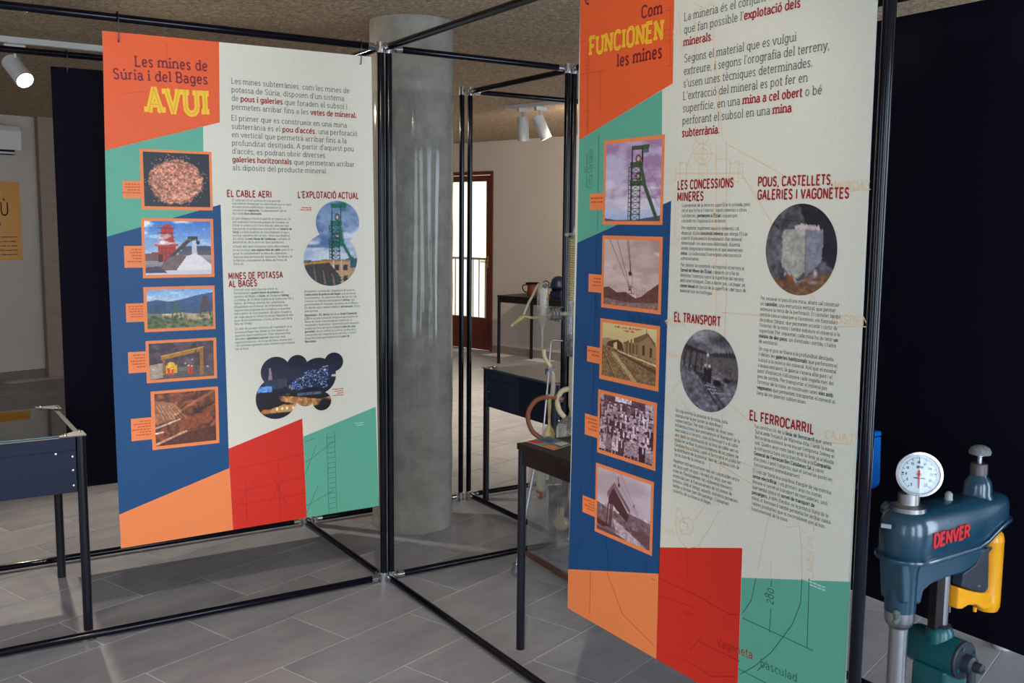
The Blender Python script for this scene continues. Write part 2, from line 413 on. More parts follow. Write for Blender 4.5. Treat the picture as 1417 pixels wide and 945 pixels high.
# tiles 30 x 60 cm, running bond, turned 19.5 degrees like the joints in the picture
TA = math.radians(19.5); TU, TV = 0.61, 0.31
tc_, ts_ = math.cos(TA), math.sin(TA)
bmt = NB(); g = 0.0025; hx, hy = TU/2-g, TV/2-g; ch = 0.0005
lo_ = [bmt.verts.new((x, y, -0.004)) for x, y in ((-hx, -hy), (hx, -hy), (hx, hy), (-hx, hy))]
mi_ = [bmt.verts.new((x, y, -ch)) for x, y in ((-hx, -hy), (hx, -hy), (hx, hy), (-hx, hy))]
hi_ = [bmt.verts.new((x, y, 0)) for x, y in ((-hx+ch, -hy+ch), (hx-ch, -hy+ch), (hx-ch, hy-ch), (-hx+ch, hy-ch))]
for a, b in ((lo_, mi_), (mi_, hi_)):
    for i in range(4): bmt.faces.new((a[i], a[(i+1) % 4], b[(i+1) % 4], b[i]))
bmt.faces.new(hi_)
tile_me = bpy.data.meshes.new('tile'); bmt.to_mesh(tile_me); bmt.free(); tile_me.materials.append(M_TILE)
def in_room(p, m=0.0):
    x = p[0]*RC+p[1]*RS; y = -p[0]*RS+p[1]*RC
    return W_+m < x < E_-m and S_+m < y < N_-m
def cam_uv(p):
    x, y, z = p[0]-CAM.x, p[1]-CAM.y, p[2]-CAM.z
    xr = x*CT-y*ST; yr = x*ST+y*CT
    d = yr*math.cos(PITCH)-z*math.sin(PITCH); v = yr*math.sin(PITCH)+z*math.cos(PITCH)
    return (708.5+FPX*xr/d, 472.5-FPX*v/d, d) if d > 0.1 else (0, 9e9, d)
near, rest = [], []
for r in range(-30, 34):
    for k in range(-24, 24):
        off = -0.50+0.015*(r+1) if r % 2 else -0.19-0.305*0+0.015*(r+2)
        u0 = off+TU*k+TU/2; n0 = 0.005+TV*r+TV/2
        p = Vector((u0*tc_-n0*ts_, u0*ts_+n0*tc_, 0))
        if not in_room(p, -0.25): continue
        u, v, d = cam_uv(p)
        vis = d > 0.3 and -160 < u < 1580 and 300 < v < 1130
        (near if (vis and in_room(p, 0.3)) else rest).append((d, p, r))
near.sort(key=lambda t: t[0]); rest += near[300:]; near = near[:300]
for d, p, r in near:
    o = bpy.data.objects.new('tile', tile_me); COL.objects.link(o); o.parent = floor
    o.location = p; o.rotation_euler = (0, 0, TA)
bm = NB()
for d, p, r in rest:
    # tiles along the walls are cut to the room
    M = Matrix.Translation(p) @ Matrix.Rotation(TA, 4, 'Z')
    vs = [M @ Vector((x, y, 0)) for x, y in ((-hx, -hy), (hx, -hy), (hx, hy), (-hx, hy))]
    if all(in_room(v, -.12) for v in vs):
        a = [bm.verts.new(v-Vector((0, 0, .0035))) for v in vs]; b = [bm.verts.new(v) for v in vs]
        for i in range(4): bm.faces.new((a[i], a[(i+1) % 4], b[(i+1) % 4], b[i]))
        bm.faces.new(b)
tag(obj('far_tiles', bm, M_TILE, floor), kind='stuff')
struct(obj('ceiling', rbox(NB(), (W_-.2, S_-.2, H_), (E_+.2, N_+.2, H_+.15)), M_CEIL))
struct(obj('wall_north', rbox(NB(), (W_-.2, N_, -.12), (E_+.2, N_+.2, H_)), M_WALL))
# east wall with the balcony door opening
D0, D1, DZ = 4.82, 5.82, 2.09
bm = NB(); rbox(bm, (E_, S_-.2, -.12), (E_+.22, D0, H_)); rbox(bm, (E_, D1, -.12), (E_+.22, N_, H_)); rbox(bm, (E_, D0, DZ), (E_+.22, D1, H_)); rbox(bm, (E_, D0, -.12), (E_+.22, D1, 0.0))
struct(obj('wall_east', bm, M_WALL))
def pierced(name, axis, at, lo, hi, centres, w=1.2, z0=0.12, z1=2.2, t=.2):
    bm = NB(); cur = lo
    for c in sorted(centres)+[None]:
        nxt = c-w/2 if c is not None else hi
        if axis == 'x': rbox(bm, (cur, at-t, -.12), (nxt, at, H_))
        else: rbox(bm, (at-t, cur, -.12), (at, nxt, H_))
        if c is not None:
            for a, b in ((-.12, z0), (z1, H_)):
                if axis == 'x': rbox(bm, (nxt, at-t, a), (c+w/2, at, b))
                else: rbox(bm, (at-t, nxt, a), (at, c+w/2, b))
            cur = c+w/2
    return struct(obj(name, bm, M_WALL))
pierced('wall_south', 'x', S_, W_-.2, E_+.2, SOUTH_WINDOWS)
pierced('wall_west', 'y', W_, S_, N_, WEST_WINDOWS)
M_WOOD = mat('varnished_reddish_wood', rgb(96, 34, 22), 0.35, noise=0.25, nscale=12, stretch=(1, 1, 0.12))
n = 0
for axis, cs_ in (('x', SOUTH_WINDOWS), ('y', WEST_WINDOWS)):
    for c in cs_:
        n += 1; bm = NB(); bg = NB()
        def wb(b_, a0, a1, z0, z1, d0=-.14, d1=-.08):
            if axis == 'x': rbox(b_, (c+a0, S_+d0, z0), (c+a1, S_+d1, z1))
            else: rbox(b_, (W_+d0, c+a0, z0), (W_+d1, c+a1, z1))
        for a0, a1, z0, z1 in ((-.6, -.53, .12, 2.2), (.53, .6, .12, 2.2), (-.53, .53, .12, .2), (-.53, .53, 2.12, 2.2), (-.04, .04, .2, 2.12)): wb(bm, a0, a1, z0, z1)
        w = struct(obj('window_%d' % n, bm, M_WOOD)); wb(bg, -.53, -.04, .2, 2.12, -.115, -.11); wb(bg, .04, .53, .2, 2.12, -.115, -.11)
        obj('pane', bg, M_GLASS, w)
# baseboards
for name, lo, hi in (('baseboard_north', (W_, N_-.012, 0.001), (E_, N_, .085)), ('baseboard_east', (E_-.012, S_, 0.001), (E_, D0-.02, .085)),
                     ('baseboard_south', (W_, S_, 0.001), (E_, S_+.012, .085)), ('baseboard_west', (W_, S_, 0.001), (W_+.012, N_, .085))):
    struct(obj(name, rbox(NB(), lo, hi), M_BASEB))
# balcony door: red-brown timber leaf with one tall pane
door = struct(obj('door_1', rbox(rbox(rbox(NB(), (E_-.015, D0, 0), (E_+.08, D0+.035, DZ)), (E_-.015, D1-.035, 0), (E_+.08, D1, DZ)), (E_-.015, D0+.035, DZ-.04), (E_+.08, D1-.035, DZ)), M_WOOD, bevel=.004))
bm = NB(); a0, a1 = D0+.038, D1-.038
rbox(bm, (E_+.01, a0, .012), (E_+.055, a0+.085, DZ-.045)); rbox(bm, (E_+.01, a1-.085, .012), (E_+.055, a1, DZ-.045))
rbox(bm, (E_+.01, a0+.085, .012), (E_+.055, a1-.085, .39)); rbox(bm, (E_+.01, a0+.085, 1.975), (E_+.055, a1-.085, DZ-.045))
obj('leaf', bm, M_WOOD, door, bevel=.004)
dleaf = bpy.data.objects['leaf']
obj('pane', rbox(NB(), (E_+.028, a0+.085, .39), (E_+.034, a1-.085, 1.975)), M_GLASS, dleaf)
M_BRASS = mat('brass', (0.5, 0.34, 0.12), 0.35, metal=1)
bm = NB(); rbox(bm, (E_-.0, a0+.03, .98), (E_+.01, a0+.055, 1.12)); sweep(bm, [room(E_-.0, a0+.042, 1.05), room(E_-.03, a0+.042, 1.05), room(E_-.033, a0+.13, 1.05)], .007, 8)
obj('door_handle', bm, M_BRASS, dleaf)
# outside: balcony slab, railing, sunlit neighbour wall
struct(obj('balcony_floor', rbox(NB(), (E_+.22, 3.6, -.12), (E_+1.1, 7.2, -.02)), mat('balcony_concrete', rgb(150, 146, 140), .8)))
rail = thing('balcony_railing', 'dark metal railing seen through the glass balcony door', 'railing', room(E_+.95, 5.3, 0), RPHI)
M_RAIL = mat('dark_rail_iron', rgb(46, 44, 44), .5)
obj('top_rail', box(NB(), (-.02, -1.6, 1.02), (.02, 1.6, 1.05)), M_RAIL, rail); obj('bottom_rail', box(NB(), (-.012, -1.6, .06), (.012, 1.6, .085)), M_RAIL, rail)
bal = None
for i in range(29):
    if bal is None: bal = obj('baluster', tube(NB(), (0, 0, .085), (0, 0, 1.02), .008, 8), M_RAIL, rail); bal.location.y = -1.54; continue
    c = bal.copy(); COL.objects.link(c); c.location.y = -1.54+.11*i
obj('post', box(NB(), (-.015, -1.6, -.02), (.015, -1.57, 1.02)), M_RAIL, rail); obj('post', box(NB(), (-.015, 1.57, -.02), (.015, 1.6, 1.02)), M_RAIL, rail)
nb = thing('neighbouring_house', 'pale sunlit plaster house wall beyond the balcony door', 'building', room(E_+3.2, 6.5, 0), RPHI)
obj('plaster_wall', box(NB(), (0, -4, -3), (.3, 6, 6)), mat('pale_ochre_plaster', rgb(240, 226, 188), .9, noise=.08, nscale=3, bump=.3, bscale=12), nb)
def _e2(u): q = cut(u, 300, room(E_+3.2, 0), room(1, 0)); return -q.x*RS+q.y*RC-6.5
obj('corner_pilaster', box(NB(), (-.02, _e2(645), -3), (0, _e2(637), 6)), mat('cool_white_render', rgb(214, 220, 222), .9), nb)
obj('wall_unit', box(NB(), (-.3, .2, -.1), (0, .75, .42)), mat('grey_metal_unit', rgb(170, 174, 176), .5), nb, bevel=.02)
# round concrete column wrapped in clear film
M_CONC = mat('cast_concrete', rgb(134, 130, 121), 0.75, noise=0.19, nscale=13, bump=0.35, bscale=45)
CX, CY, CR_ = 0.46, 0.685, 0.197
col = thing('concrete_column', 'round grey concrete column wrapped in shiny clear film, between the two information panels', 'column', (CX, CY, 0))
bm = NB(); prof = [(CR_+.006*(math.sin(h*9)*.5+.5 if h < .05 else 0), h) for h in (0.0, .02, .05)]+[(CR_+.0015*math.sin(h*23), h) for h in np.linspace(.1, H_-.001, 30)]
lathe(bm, prof, n=72); obj('shaft', bm, M_CONC, col, smooth=50)
bm = NB()
for k in range(1):
    rs = random.Random(4); hs = np.linspace(.62, 2.09, 34); ns = 72; rings = []
    for h in hs: rings.append([bm.verts.new(((CR_+.0035+.0009*math.sin(q*9/ns*6.283+h*3)+rs.uniform(-.0003, .0003))*math.cos(6.28319*q/ns), (CR_+.0035+.0009*math.sin(q*9/ns*6.283+h*3))*math.sin(6.28319*q/ns), h)) for q in range(ns)])
    for p_, q_ in zip(rings, rings[1:]):
        for i in range(ns): bm.faces.new((p_[i], p_[(i+1) % ns], q_[(i+1) % ns], q_[i]))
obj('clear_film', bm, clear_glass('wrapping_film', (.93, .94, .94), .05, .4), col, smooth=60)
# square pillar and wall end by the north wall
q = cut(68, 522, room(0, N_-.07), room(0, 1)); 
ex = q.x*RC+q.y*RS
struct(obj('trim_1', rbox(NB(), (ex, N_-.07, 0), (ex+.45, N_, H_)), mat('beige_concrete', rgb(160, 142, 130), .8, noise=.1)))
# split air conditioner on the north wall
def wallN(u, v, d=0.0):
    p = cut(u, v, room(0, N_-d), room(0, 1)); return p.x*RC+p.y*RS, p.z
xr, zt = wallN(28, 173, .19); _, zb = wallN(20, 216, .12)
ac = thing('air_conditioner', 'white wall air conditioner high at the left edge', 'air conditioner', room(xr-.4, N_, 0), RPHI)
prof = [(-.002, zt), (-.19, zt-.01), (-.215, zt-.06), (-.2, zb+.05), (-.12, zb), (-.002, zb)]
bm = NB(); vs = [[bm.verts.new((x, y, z)) for y, z in prof] for x in (-.4, .4)]
for i in range(6): bm.faces.new((vs[0][i], vs[0][(i+1) % 6], vs[1][(i+1) % 6], vs[1][i]))
bm.faces.new(vs[0][::-1]); bm.faces.new(vs[1]); obj('body', bm, M_WHITEPL, ac, bevel=.01)
bm = NB(); box(bm, (-.36, -.196, zb+.006), (.34, -.13, zb+.05)); obj('air_outlet', bm, M_BLACK, ac)
bm = NB(); box(bm, (-.35, -.215, zb+.012), (.33, -.2, zb+.03), Matrix.Identity(4)); obj('louver', bm, M_WHITEPL, ac)
# yellow poster
xr, zt = wallN(25.5, 252.5); _, zb = wallN(26, 360)
po = thing('poster', 'glossy yellow poster on the white wall under the air conditioner', 'poster', room(xr, N_-.012, 0), RPHI)
obj('sheet', box(NB(), (-.62, 0, zb), (0, .01, zt)), mat('glossy_amber_print', rgb(222, 150, 10), .22, spec=.6, bump=.06, bscale=9), po)
bm = NB()
for pl in text_polys('AÙ', -.255, zt-.30, .00017, .8, 75, serif=False)+text_polys('MINERA', -.33, zt-.395, .00005, 1.0, 110, serif=False):
    bm.faces.new([bm.verts.new((x, -.0012, z)) for x, z in pl])
obj('lettering', bm, M_BLACK, po)
bm = NB(); rs = random.Random(3)
for i in range(5):
    x = -.5
    while x < -.06:
        l = rs.uniform(.02, .06); box(bm, (x, -.0012, zt-.50-.04*i), (x+l, -.0004, zt-.494-.04*i)); x += l+.012
obj('small_print', bm, M_BLACK, po)['kind'] = 'stuff'

# ---------------------------------------------------------------- ceiling tracks and spotlights
M_LAMP = bpy.data.materials.new('lamp_glow'); M_LAMP.use_nodes = True
_p = M_LAMP.node_tree.nodes['Principled BSDF']; _p.inputs['Emission Color'].default_value = (1, .93, .82, 1); _p.inputs['Emission Strength'].default_value = 30
M_DARKIN = mat('dark_heatsink', (.02, .012, .012), .6)
def track(label, p0, p1, w=.035):
    t = thing('lighting_track', label, 'lighting track', (0, 0, 0))
    d = (p1-p0); ang = math.atan2(d.y, d.x); M = Matrix.Translation(p0) @ Matrix.Rotation(ang, 4, 'Z')
    obj('rail', box(NB(), (0, -w/2, -.03), (d.length, w/2, 0), M), M_WHITEPL, t)
    return t
def spot(label, top, aim, power=0, angle=50, L_=.15, r=.043, drop=.09, group=None, col_=WARM, lit=False, back=True):
    """cylinder spotlight hanging from a track at point top, pointing along aim"""
    t = thing('ceiling_spotlight', label, 'spotlight', tuple(top), 0, group)
    aim = Vector(aim).normalized()
    c = Vector((0, 0, -drop))
    obj('adapter', box(NB(), (-.05, -.018, -.0295), (.05, .018, 0)), M_WHITEPL, t)
    obj('stem', tube(NB(), (0, 0, -.025), c+Vector((0, 0, .01)), .008, 10), M_WHITEPL, t)
    b0 = c-aim*L_*.35
    bm = NB(); lathe(bm, [(r*.86, 0), (r, 0.0), (r, L_), (r*.92, L_), (r*.88, L_-.02)], b0, aim, 28, caps=False)
    bk = lathe(NB(), [(r*.9, .006), (.001, .006)], b0, aim, 28, caps=False); hs_ = obj('housing', bm, M_WHITEPL, t, smooth=40)
    obj('heat_sink', bk, M_DARKIN, hs_)
    bm = lathe(NB(), [(r*.9, L_-.014), (r*.5, L_-.007), (.001, L_-.005)], b0, aim, 24, caps=False)
    obj('lens', bm, M_LAMP if lit else M_WHITEPL, hs_)
    if power:
        e = Vector(top)+b0+aim*(L_+.012); spot_light('spotlight_beam', e, e+aim, power, angle, col_, .03)
    return t
tz = H_-.001
pA, pB = on_z(-60, 52, tz-.03), on_z(145, 72, tz-.03); pA.z = pB.z = tz
track('white ceiling track above the left panel, carrying the lit spotlight', pA-(pB-pA)*1.2, pB+(pB-pA)*2.0)
pS = on_z(20, 62, tz-.03); pS.z = tz-.03
spot('lit white cylinder spotlight at the upper left', pS, (0.30, -0.70, -0.62), 110, 110, lit=True, drop=.12, L_=.17, r=.046)
pC, pD = on_z(700, 152, tz-.03), on_z(790, 142.5, tz-.03); pC.z = pD.z = tz
track('white ceiling track near the far wall with two spotlights', pC, pD+(pD-pC)*.4)
for k, (u, v, aim, lab) in enumerate(((724, 150, (.10, .07, -1), 'left of the two white spotlights on the far track, hanging nearly straight'), (748, 148, (.38, -.22, -1), 'right of the two white spotlights on the far track, tilted'))):
    p = on_z(u, v, tz-.03); p.z = tz-.03
    spot(lab, p, aim, 120, 120, L_=.19, r=.045, drop=.13)
dT = (pD-pC).normalized(); p = pD+dT*.5; p.z = tz-.03  # unseen extra track and lamp, added to brighten the far wall
track('short added ceiling track, unseen behind the large panel', p-dT*.15+Vector((0, 0, .03)), p+dT*.3+Vector((0, 0, .03)))
spot('added white spotlight, unseen behind the large panel, brightening the far wall', p, room(E_, 3.4, 1.2)-p, 150, 110, lit=True, L_=.19, r=.045, drop=.13)
# unseen spots above the photographer for the panels; rightmost added to brighten the floor
track('unseen white ceiling track above the photographer lighting panels and floor', Vector((-2.9, -2.2, tz)), Vector((-.3, -2.2, tz)))
TT = [((-2.3, -2.2), (-1.0, 0, 1.2), 18, 70, 'leftmost'), ((-1.5, -2.2), (-.4, 0, 1.2), 20, 70, 'second from left'), ((-1.1, -2.2), (0, -1.5, 1.7), 6, 80, 'third from left'), ((-.8, -2.2), (-1.0, -1.1, 0), 55, 76, 'rightmost, added to light the floor,')]
for k, ((x, y), tgt, pw, an, nm) in enumerate(TT):
    p = Vector((x, y, tz-.03)); spot(nm+' of four unseen white spotlights above the photographer', p, Vector(tgt)-p+Vector((0, 0, .1)), pw, an, lit=True, drop=.12)
# ---------------------------------------------------------------- printed photographs: small procedural paintings on fine colour grids
def fbm(h, w, cell, seed, octv=4, ax=1.0):
    rs = np.random.RandomState(seed); out = np.zeros((h, w)); amp = 1.0; tot = 0
    for o in range(octv):
        c = max(cell/(2**o), 1.0); gh, gw = int(h/c)+3, int(w/(c*ax))+3
        g = rs.rand(gh, gw)
        y = np.arange(h)/c; x = np.arange(w)/(c*ax)
        yi = y.astype(int); xi = x.astype(int); fy = (y-yi)[:, None]; fx = (x-xi)[None, :]
        fy = fy*fy*(3-2*fy); fx = fx*fx*(3-2*fx)
        a = g[yi][:, xi]; b = g[yi][:, xi+1]; c2 = g[yi+1][:, xi]; d = g[yi+1][:, xi+1]
        out += amp*((a*(1-fx)+b*fx)*(1-fy)+(c2*(1-fx)+d*fx)*fy); tot += amp; amp *= 0.55
    return out/tot
class Pic:
    def __init__(s, w, h, base=(128, 128, 128)):
        s.w, s.h = w, h; s.a = np.ones((h, w, 3))*np.array(base, float)
        s.X, s.Y = np.meshgrid((np.arange(w)+.5)/w, (np.arange(h)+.5)/h)
    def put(s, m, c, al=1.0):
        m = np.clip(m*al, 0, 1)[..., None]; s.a = s.a*(1-m)+np.array(c, float)*m; return s
    def vgrad(s, y0, y1, c0, c1):
        t = np.clip((s.Y-y0)/(y1-y0), 0, 1)[..., None]; m = ((s.Y >= y0) & (s.Y <= y1))[..., None]
        s.a = np.where(m, np.array(c0, float)*(1-t)+np.array(c1, float)*t, s.a); return s
    def mpoly(s, pts):
        m = np.zeros((s.h, s.w), bool); n = len(pts)
        for i in range(n):
            x0, y0 = pts[i]; x1, y1 = pts[(i+1) % n]
            if y0 == y1: continue
            c = ((s.Y >= min(y0, y1)) & (s.Y < max(y0, y1)))
            m ^= c & (s.X < x0+(s.Y-y0)*(x1-x0)/(y1-y0))
        return m.astype(float)
    def poly(s, pts, c, al=1.0): return s.put(s.mpoly(pts), c, al)
    def rect(s, x0, y0, x1, y1, c, al=1.0): return s.poly([(x0, y0), (x1, y0), (x1, y1), (x0, y1)], c, al)
    def line(s, x0, y0, x1, y1, w, c, al=1.0):
        asp = s.h/s.w; dx, dy = x1-x0, (y1-y0)*asp; L2 = dx*dx+dy*dy+1e-9
        t = np.clip(((s.X-x0)*dx+(s.Y-y0)*asp*dy)/L2, 0, 1)
        d = np.hypot(s.X-x0-t*dx, (s.Y-y0)*asp-t*dy)
        return s.put(np.clip((w/2-d)*s.w+0.5, 0, 1), c, al)
    def ell(s, cx, cy, rx, ry, c, al=1.0, soft=0.15):
        d = np.hypot((s.X-cx)/rx, (s.Y-cy)/ry); return s.put(np.clip((1-d)/soft, 0, 1), c, al)
    def noise(s, amt, cell, seed, m=None, ax=1.0, octv=4):
        n = (fbm(s.h, s.w, cell, seed, octv, ax)-.5)*2*amt
        if m is not None: n = n*m
        s.a = s.a*(1+n[..., None]); return s
    def cloud(s, c, cell, seed, y0, y1, lo=.5, hi=.65, ax=2.2):
        f = fbm(s.h, s.w, cell, seed, 5, ax); return s.put(np.clip((f-lo)/(hi-lo), 0, 1)*((s.Y > y0) & (s.Y < y1)), c)
    def below(s, pts, c, al=1.0): return s.poly(list(pts)+[(1.01, 1.01), (-.01, 1.01)], c, al)
    def done(s): return np.clip(s.a, 0, 255)/255.0

def head_tower(p, x, top, bot, sc, green, sepia=False):
    """a mine headframe: lattice shaft, two sheave decks, slanting back leg"""
    D = tuple(v*0.6 for v in green); k = sc
    w = 0.19*k
    p.rect(x, top, x+w*1.5, top+.05, green); p.rect(x+w*.0, top, x+w*.12, top+.2, D); p.rect(x+w*.9, top, x+w*1.02, top+.2, D)
    p.rect(x+w*.95, top-.01, x+w*1.55, top+.025, green); p.rect(x+w*1.0, top+.05, x+w*1.5, top+.09, (90, 110, 120))
    for yy, rr in ((top+.16, .055), (top+.38, .05)):
        p.ell(x+w*.6, yy, rr*k*1.05, rr*1.1*k, (60, 60, 50) if not sepia else (120, 60, 40), soft=.3); p.ell(x+w*.6, yy, rr*.6*k, rr*.65*k, (190, 190, 200), soft=.4)
    p.rect(x-.02, top+.2, x+w*1.05, top+.265, green); p.rect(x-.02, top+.43, x+w*1.3, top+.5, green)
    n = 9
    for i in range(n):
        y0 = top+.26+(bot-top-.26)*i/n; y1 = top+.26+(bot-top-.26)*(i+1)/n
        p.line(x-.01, y0, x+w*.85, y0, .014, D); p.line(x, y0, x+w*.8, y1, .008, D); p.line(x+w*.8, y0, x, y1, .008, D)
    for q in (-.02, .06, .8): p.line(x+w*q, top+.2, x+w*q, bot, .016, D)
    for i in range(12): p.line(x-.045*k, top+.26+i*(bot-top-.26)/12, x-.01, top+.26+i*(bot-top-.26)/12, .012, D)
    p.line(x-.045*k, top+.26, x-.045*k, bot, .012, D)
    p.line(x+w*.85, top+.27, x+w*1.15, top+.45, .06*k, green); p.line(x+w*1.15, top+.47, x+w*2.35, bot, .055*k, green)
    for i in range(9):
        t = i/9; p.line(x+w*(1.15+1.2*t)-.012, top+.5+(bot-top-.5)*t, x+w*(1.15+1.2*t)+.016, top+.5+(bot-top-.5)*(t+.07), .008, D)

def pic_salt():
    p = Pic(104, 88, (30, 38, 50)); rs = np.random.RandomState(3)
    f = fbm(88, 104, 3, 5, 2); d = np.hypot((p.X-.48)/.44, (p.Y-.53)/.46)
    edge = fbm(88, 104, 8, 9, 3)*.25
    m = np.clip((1.04-d-edge*.8)/.06, 0, 1); p.put(m, (196, 128, 104)); 
    p.a *= (1+((f-.5)*1.3*m)[..., None])
    for i in range(650):
        x, y = rs.rand(2); r = math.hypot((x-.48)/.44, (y-.53)/.46)
        if r < 1.12 and (r < .95 or rs.rand() < .45): p.ell(x, y, .011, .013, (232, 178, 156) if rs.rand() < .5 else (150, 84, 66), .8, .6)
    return p.done()
def pic_red_plant():
    p = Pic(104, 88); p.vgrad(0, .62, (62, 120, 205), (175, 200, 228)); p.vgrad(.62, 1, (175, 165, 165), (120, 115, 130))
    p.rect(.55, .47, 1, .62, (70, 80, 95)); p.rect(0, .6, .2, .74, (120, 85, 85)); p.rect(.5, .56, 1, .64, (90, 90, 100))
    R = (186, 52, 40); D = (120, 34, 34)
    p.poly([(.2, .75), (.19, .42), (.24, .3), (.25, .12), (.3, .06), (.38, .06), (.43, .13), (.42, .3), (.46, .42), (.47, .62), (.3, .75)], R)
    for y in (.13, .22, .3, .42, .5, .6): p.line(.2, y, .45, y, .012, D)
    for x in (.25, .31, .37, .42): p.line(x, .12, x, .72, .008, D)
    p.rect(.14, .42, .5, .47, R); p.rect(.1, .58, .3, .64, (150, 60, 50)); p.rect(.19, .62, .26, .76, (90, 30, 35))
    p.line(.21, .08, .45, .08, .008, (90, 100, 140)); p.line(.21, .14, .21, .05, .006, (90, 100, 140))
    p.line(.3, .76, .7, .32, .05, (60, 52, 58)); p.line(.3, .72, .68, .3, .015, (120, 60, 50)); p.rect(.64, .28, .8, .37, (60, 50, 55)); p.ell(.8, .4, .03, .04, (50, 45, 55))
    p.poly([(.71, .36), (.77, .36), (.79, .66), (.7, .66)], (225, 222, 228), .8)
    p.poly([(.2, .88), (.34, .68), (.5, .62), (.64, .66), (.55, .98), (.2, .98)], (120, 95, 95)); p.noise(.12, 5, 8)
    p.poly([(.47, .9), (.62, .66), (.75, .6), (.84, .66), (1, .82), (1, .98), (.47, .98)], (232, 226, 230)); p.rect(0, .92, 1, 1, (215, 210, 218)); p.poly([(0, .86), (.2, .84), (.33, .97), (0, .97)], (70, 66, 90))
    p.cloud((240, 244, 250), 12, 4, 0, .5, .6, .8); return p.noise(.06, 3, 2).done()
def pic_valley():
    p = Pic(104, 72); p.vgrad(0, .3, (118, 170, 225), (190, 210, 228)); p.vgrad(.3, 1, (84, 104, 140), (110, 115, 90))
    p.cloud((225, 232, 240), 14, 7, .05, .3, .5, .7)
    p.below([(0, .3), (.15, .26), (.35, .32), (.55, .25), (.8, .15), (1, .1)], (66, 92, 140)); p.below([(0, .42), (.25, .36), (.5, .4), (.75, .34), (1, .3)], (58, 84, 118))
    p.below([(0, .6), (.3, .64), (.6, .66), (1, .6)], (120, 122, 86)); p.noise(.2, 8, 3, (p.Y > .3))
    p.rect(.22, .62, .42, .74, (214, 186, 150)); p.rect(.4, .6, .54, .76, (205, 170, 130)); p.rect(.6, .66, .95, .8, (190, 160, 130)); p.line(.5, .62, .8, .68, .02, (180, 165, 150))
    for x, t, g in ((.44, .3, (70, 96, 84)), (.88, .2, (92, 60, 50))):
        p.rect(x-.03, t, x+.03, t+.05, g); p.line(x-.02, t, x-.08, t+.47, .022, g); p.line(x+.02, t, x+.08, t+.5, .022, g); p.line(x, t, x, t+.42, .018, g)
        for i in range(5): p.line(x-.03-.01*i, t+.1+.07*i, x+.03+.01*i, t+.1+.07*i, .012, g)
    for i in range(70):
        r = np.random.RandomState(i); p.ell(r.rand()*(.45 if i % 2 else 1), .7+.3*r.rand(), .05, .05, ((62, 84, 42), (92, 108, 56), (46, 64, 40))[i % 3], .8, .8)
    return p.noise(.15, 3, 11).done()
def pic_gallery():
    p = Pic(104, 66, (86, 66, 74)); p.noise(.5, 14, 5); p.below([(0, .62), (1, .7)], (96, 84, 82)); p.ell(.1, .08, .12, .1, (210, 215, 235), .8, 1)
    p.poly([(0, .6), (.2, .55), (.2, .95), (0, 1)], (170, 150, 132)); p.put((fbm(66, 104, 12, 8) > .52)*(p.Y < .3), (58, 48, 54), .7)
    Y = (178, 122, 40); p.poly([(.18, .36), (.84, .16), (.84, .27), (.18, .47)], Y); p.line(.18, .36, .84, .16, .015, (220, 165, 70))
    p.rect(.2, .42, .24, .9, (150, 100, 44)); p.rect(.78, .2, .84, .95, (160, 108, 44)); p.rect(.7, .25, .73, .8, (90, 60, 50)); p.ell(.6, .55, .14, .16, (126, 100, 110), .7, .8)
    p.rect(.25, .62, .42, .85, (220, 165, 30)); p.ell(.33, .6, .06, .07, (235, 190, 50)); p.rect(.44, .7, .6, .8, (120, 110, 90))
    for x, y in ((.29, .82), (.35, .86), (.6, .8), (.65, .82)): p.rect(x-.018, y-.12, x+.018, y+.08, (214, 56, 44)); p.ell(x, y-.14, .014, .022, (240, 200, 160))
    for x, y in ((.66, .5), (.06, .72), (.55, .6), (.9, .72)): p.ell(x, y, .025, .035, (235, 230, 250), .9, 1)
    return p.noise(.18, 4, 6).done()
def pic_rock():
    p = Pic(104, 96, (120, 64, 40)); f = fbm(96, 104, 30, 12, 3)
    s = np.sin((p.X*2+p.Y*5+f*4)*6.5); p.a *= (1+s*.22)[..., None]
    p.poly([(0, .12), (.3, .2), (.45, .35), (.3, .5), (0, .6)], (206, 146, 104), .55); p.noise(.35, 10, 3)
    for i in range(7): p.line(.02+.05*i, .2+.01*i, .14+.06*i, .5, .012, (236, 190, 150), .5)
    p.ell(.7, .38, .1, .1, (50, 24, 20), .8, .7); p.line(0, .66, .4, .52, .03, (242, 214, 188), .8); p.line(0, .97, .5, .76, .04, (226, 176, 140), .8); p.line(0, .76, .12, .74, .03, (250, 236, 220), .9)
    p.poly([(.35, .55), (.9, .4), (.96, .6), (.4, .75)], (146, 74, 44), .8); p.poly([(.05, .98), (.5, .78), (1, .7), (1, 1), (.1, 1)], (84, 42, 34), .8)
    p.line(.5, .3, .98, .02, .05, (190, 120, 84), .5); p.line(.6, .45, .98, .25, .03, (60, 28, 22), .7)
    return p.noise(.3, 4, 9).done()
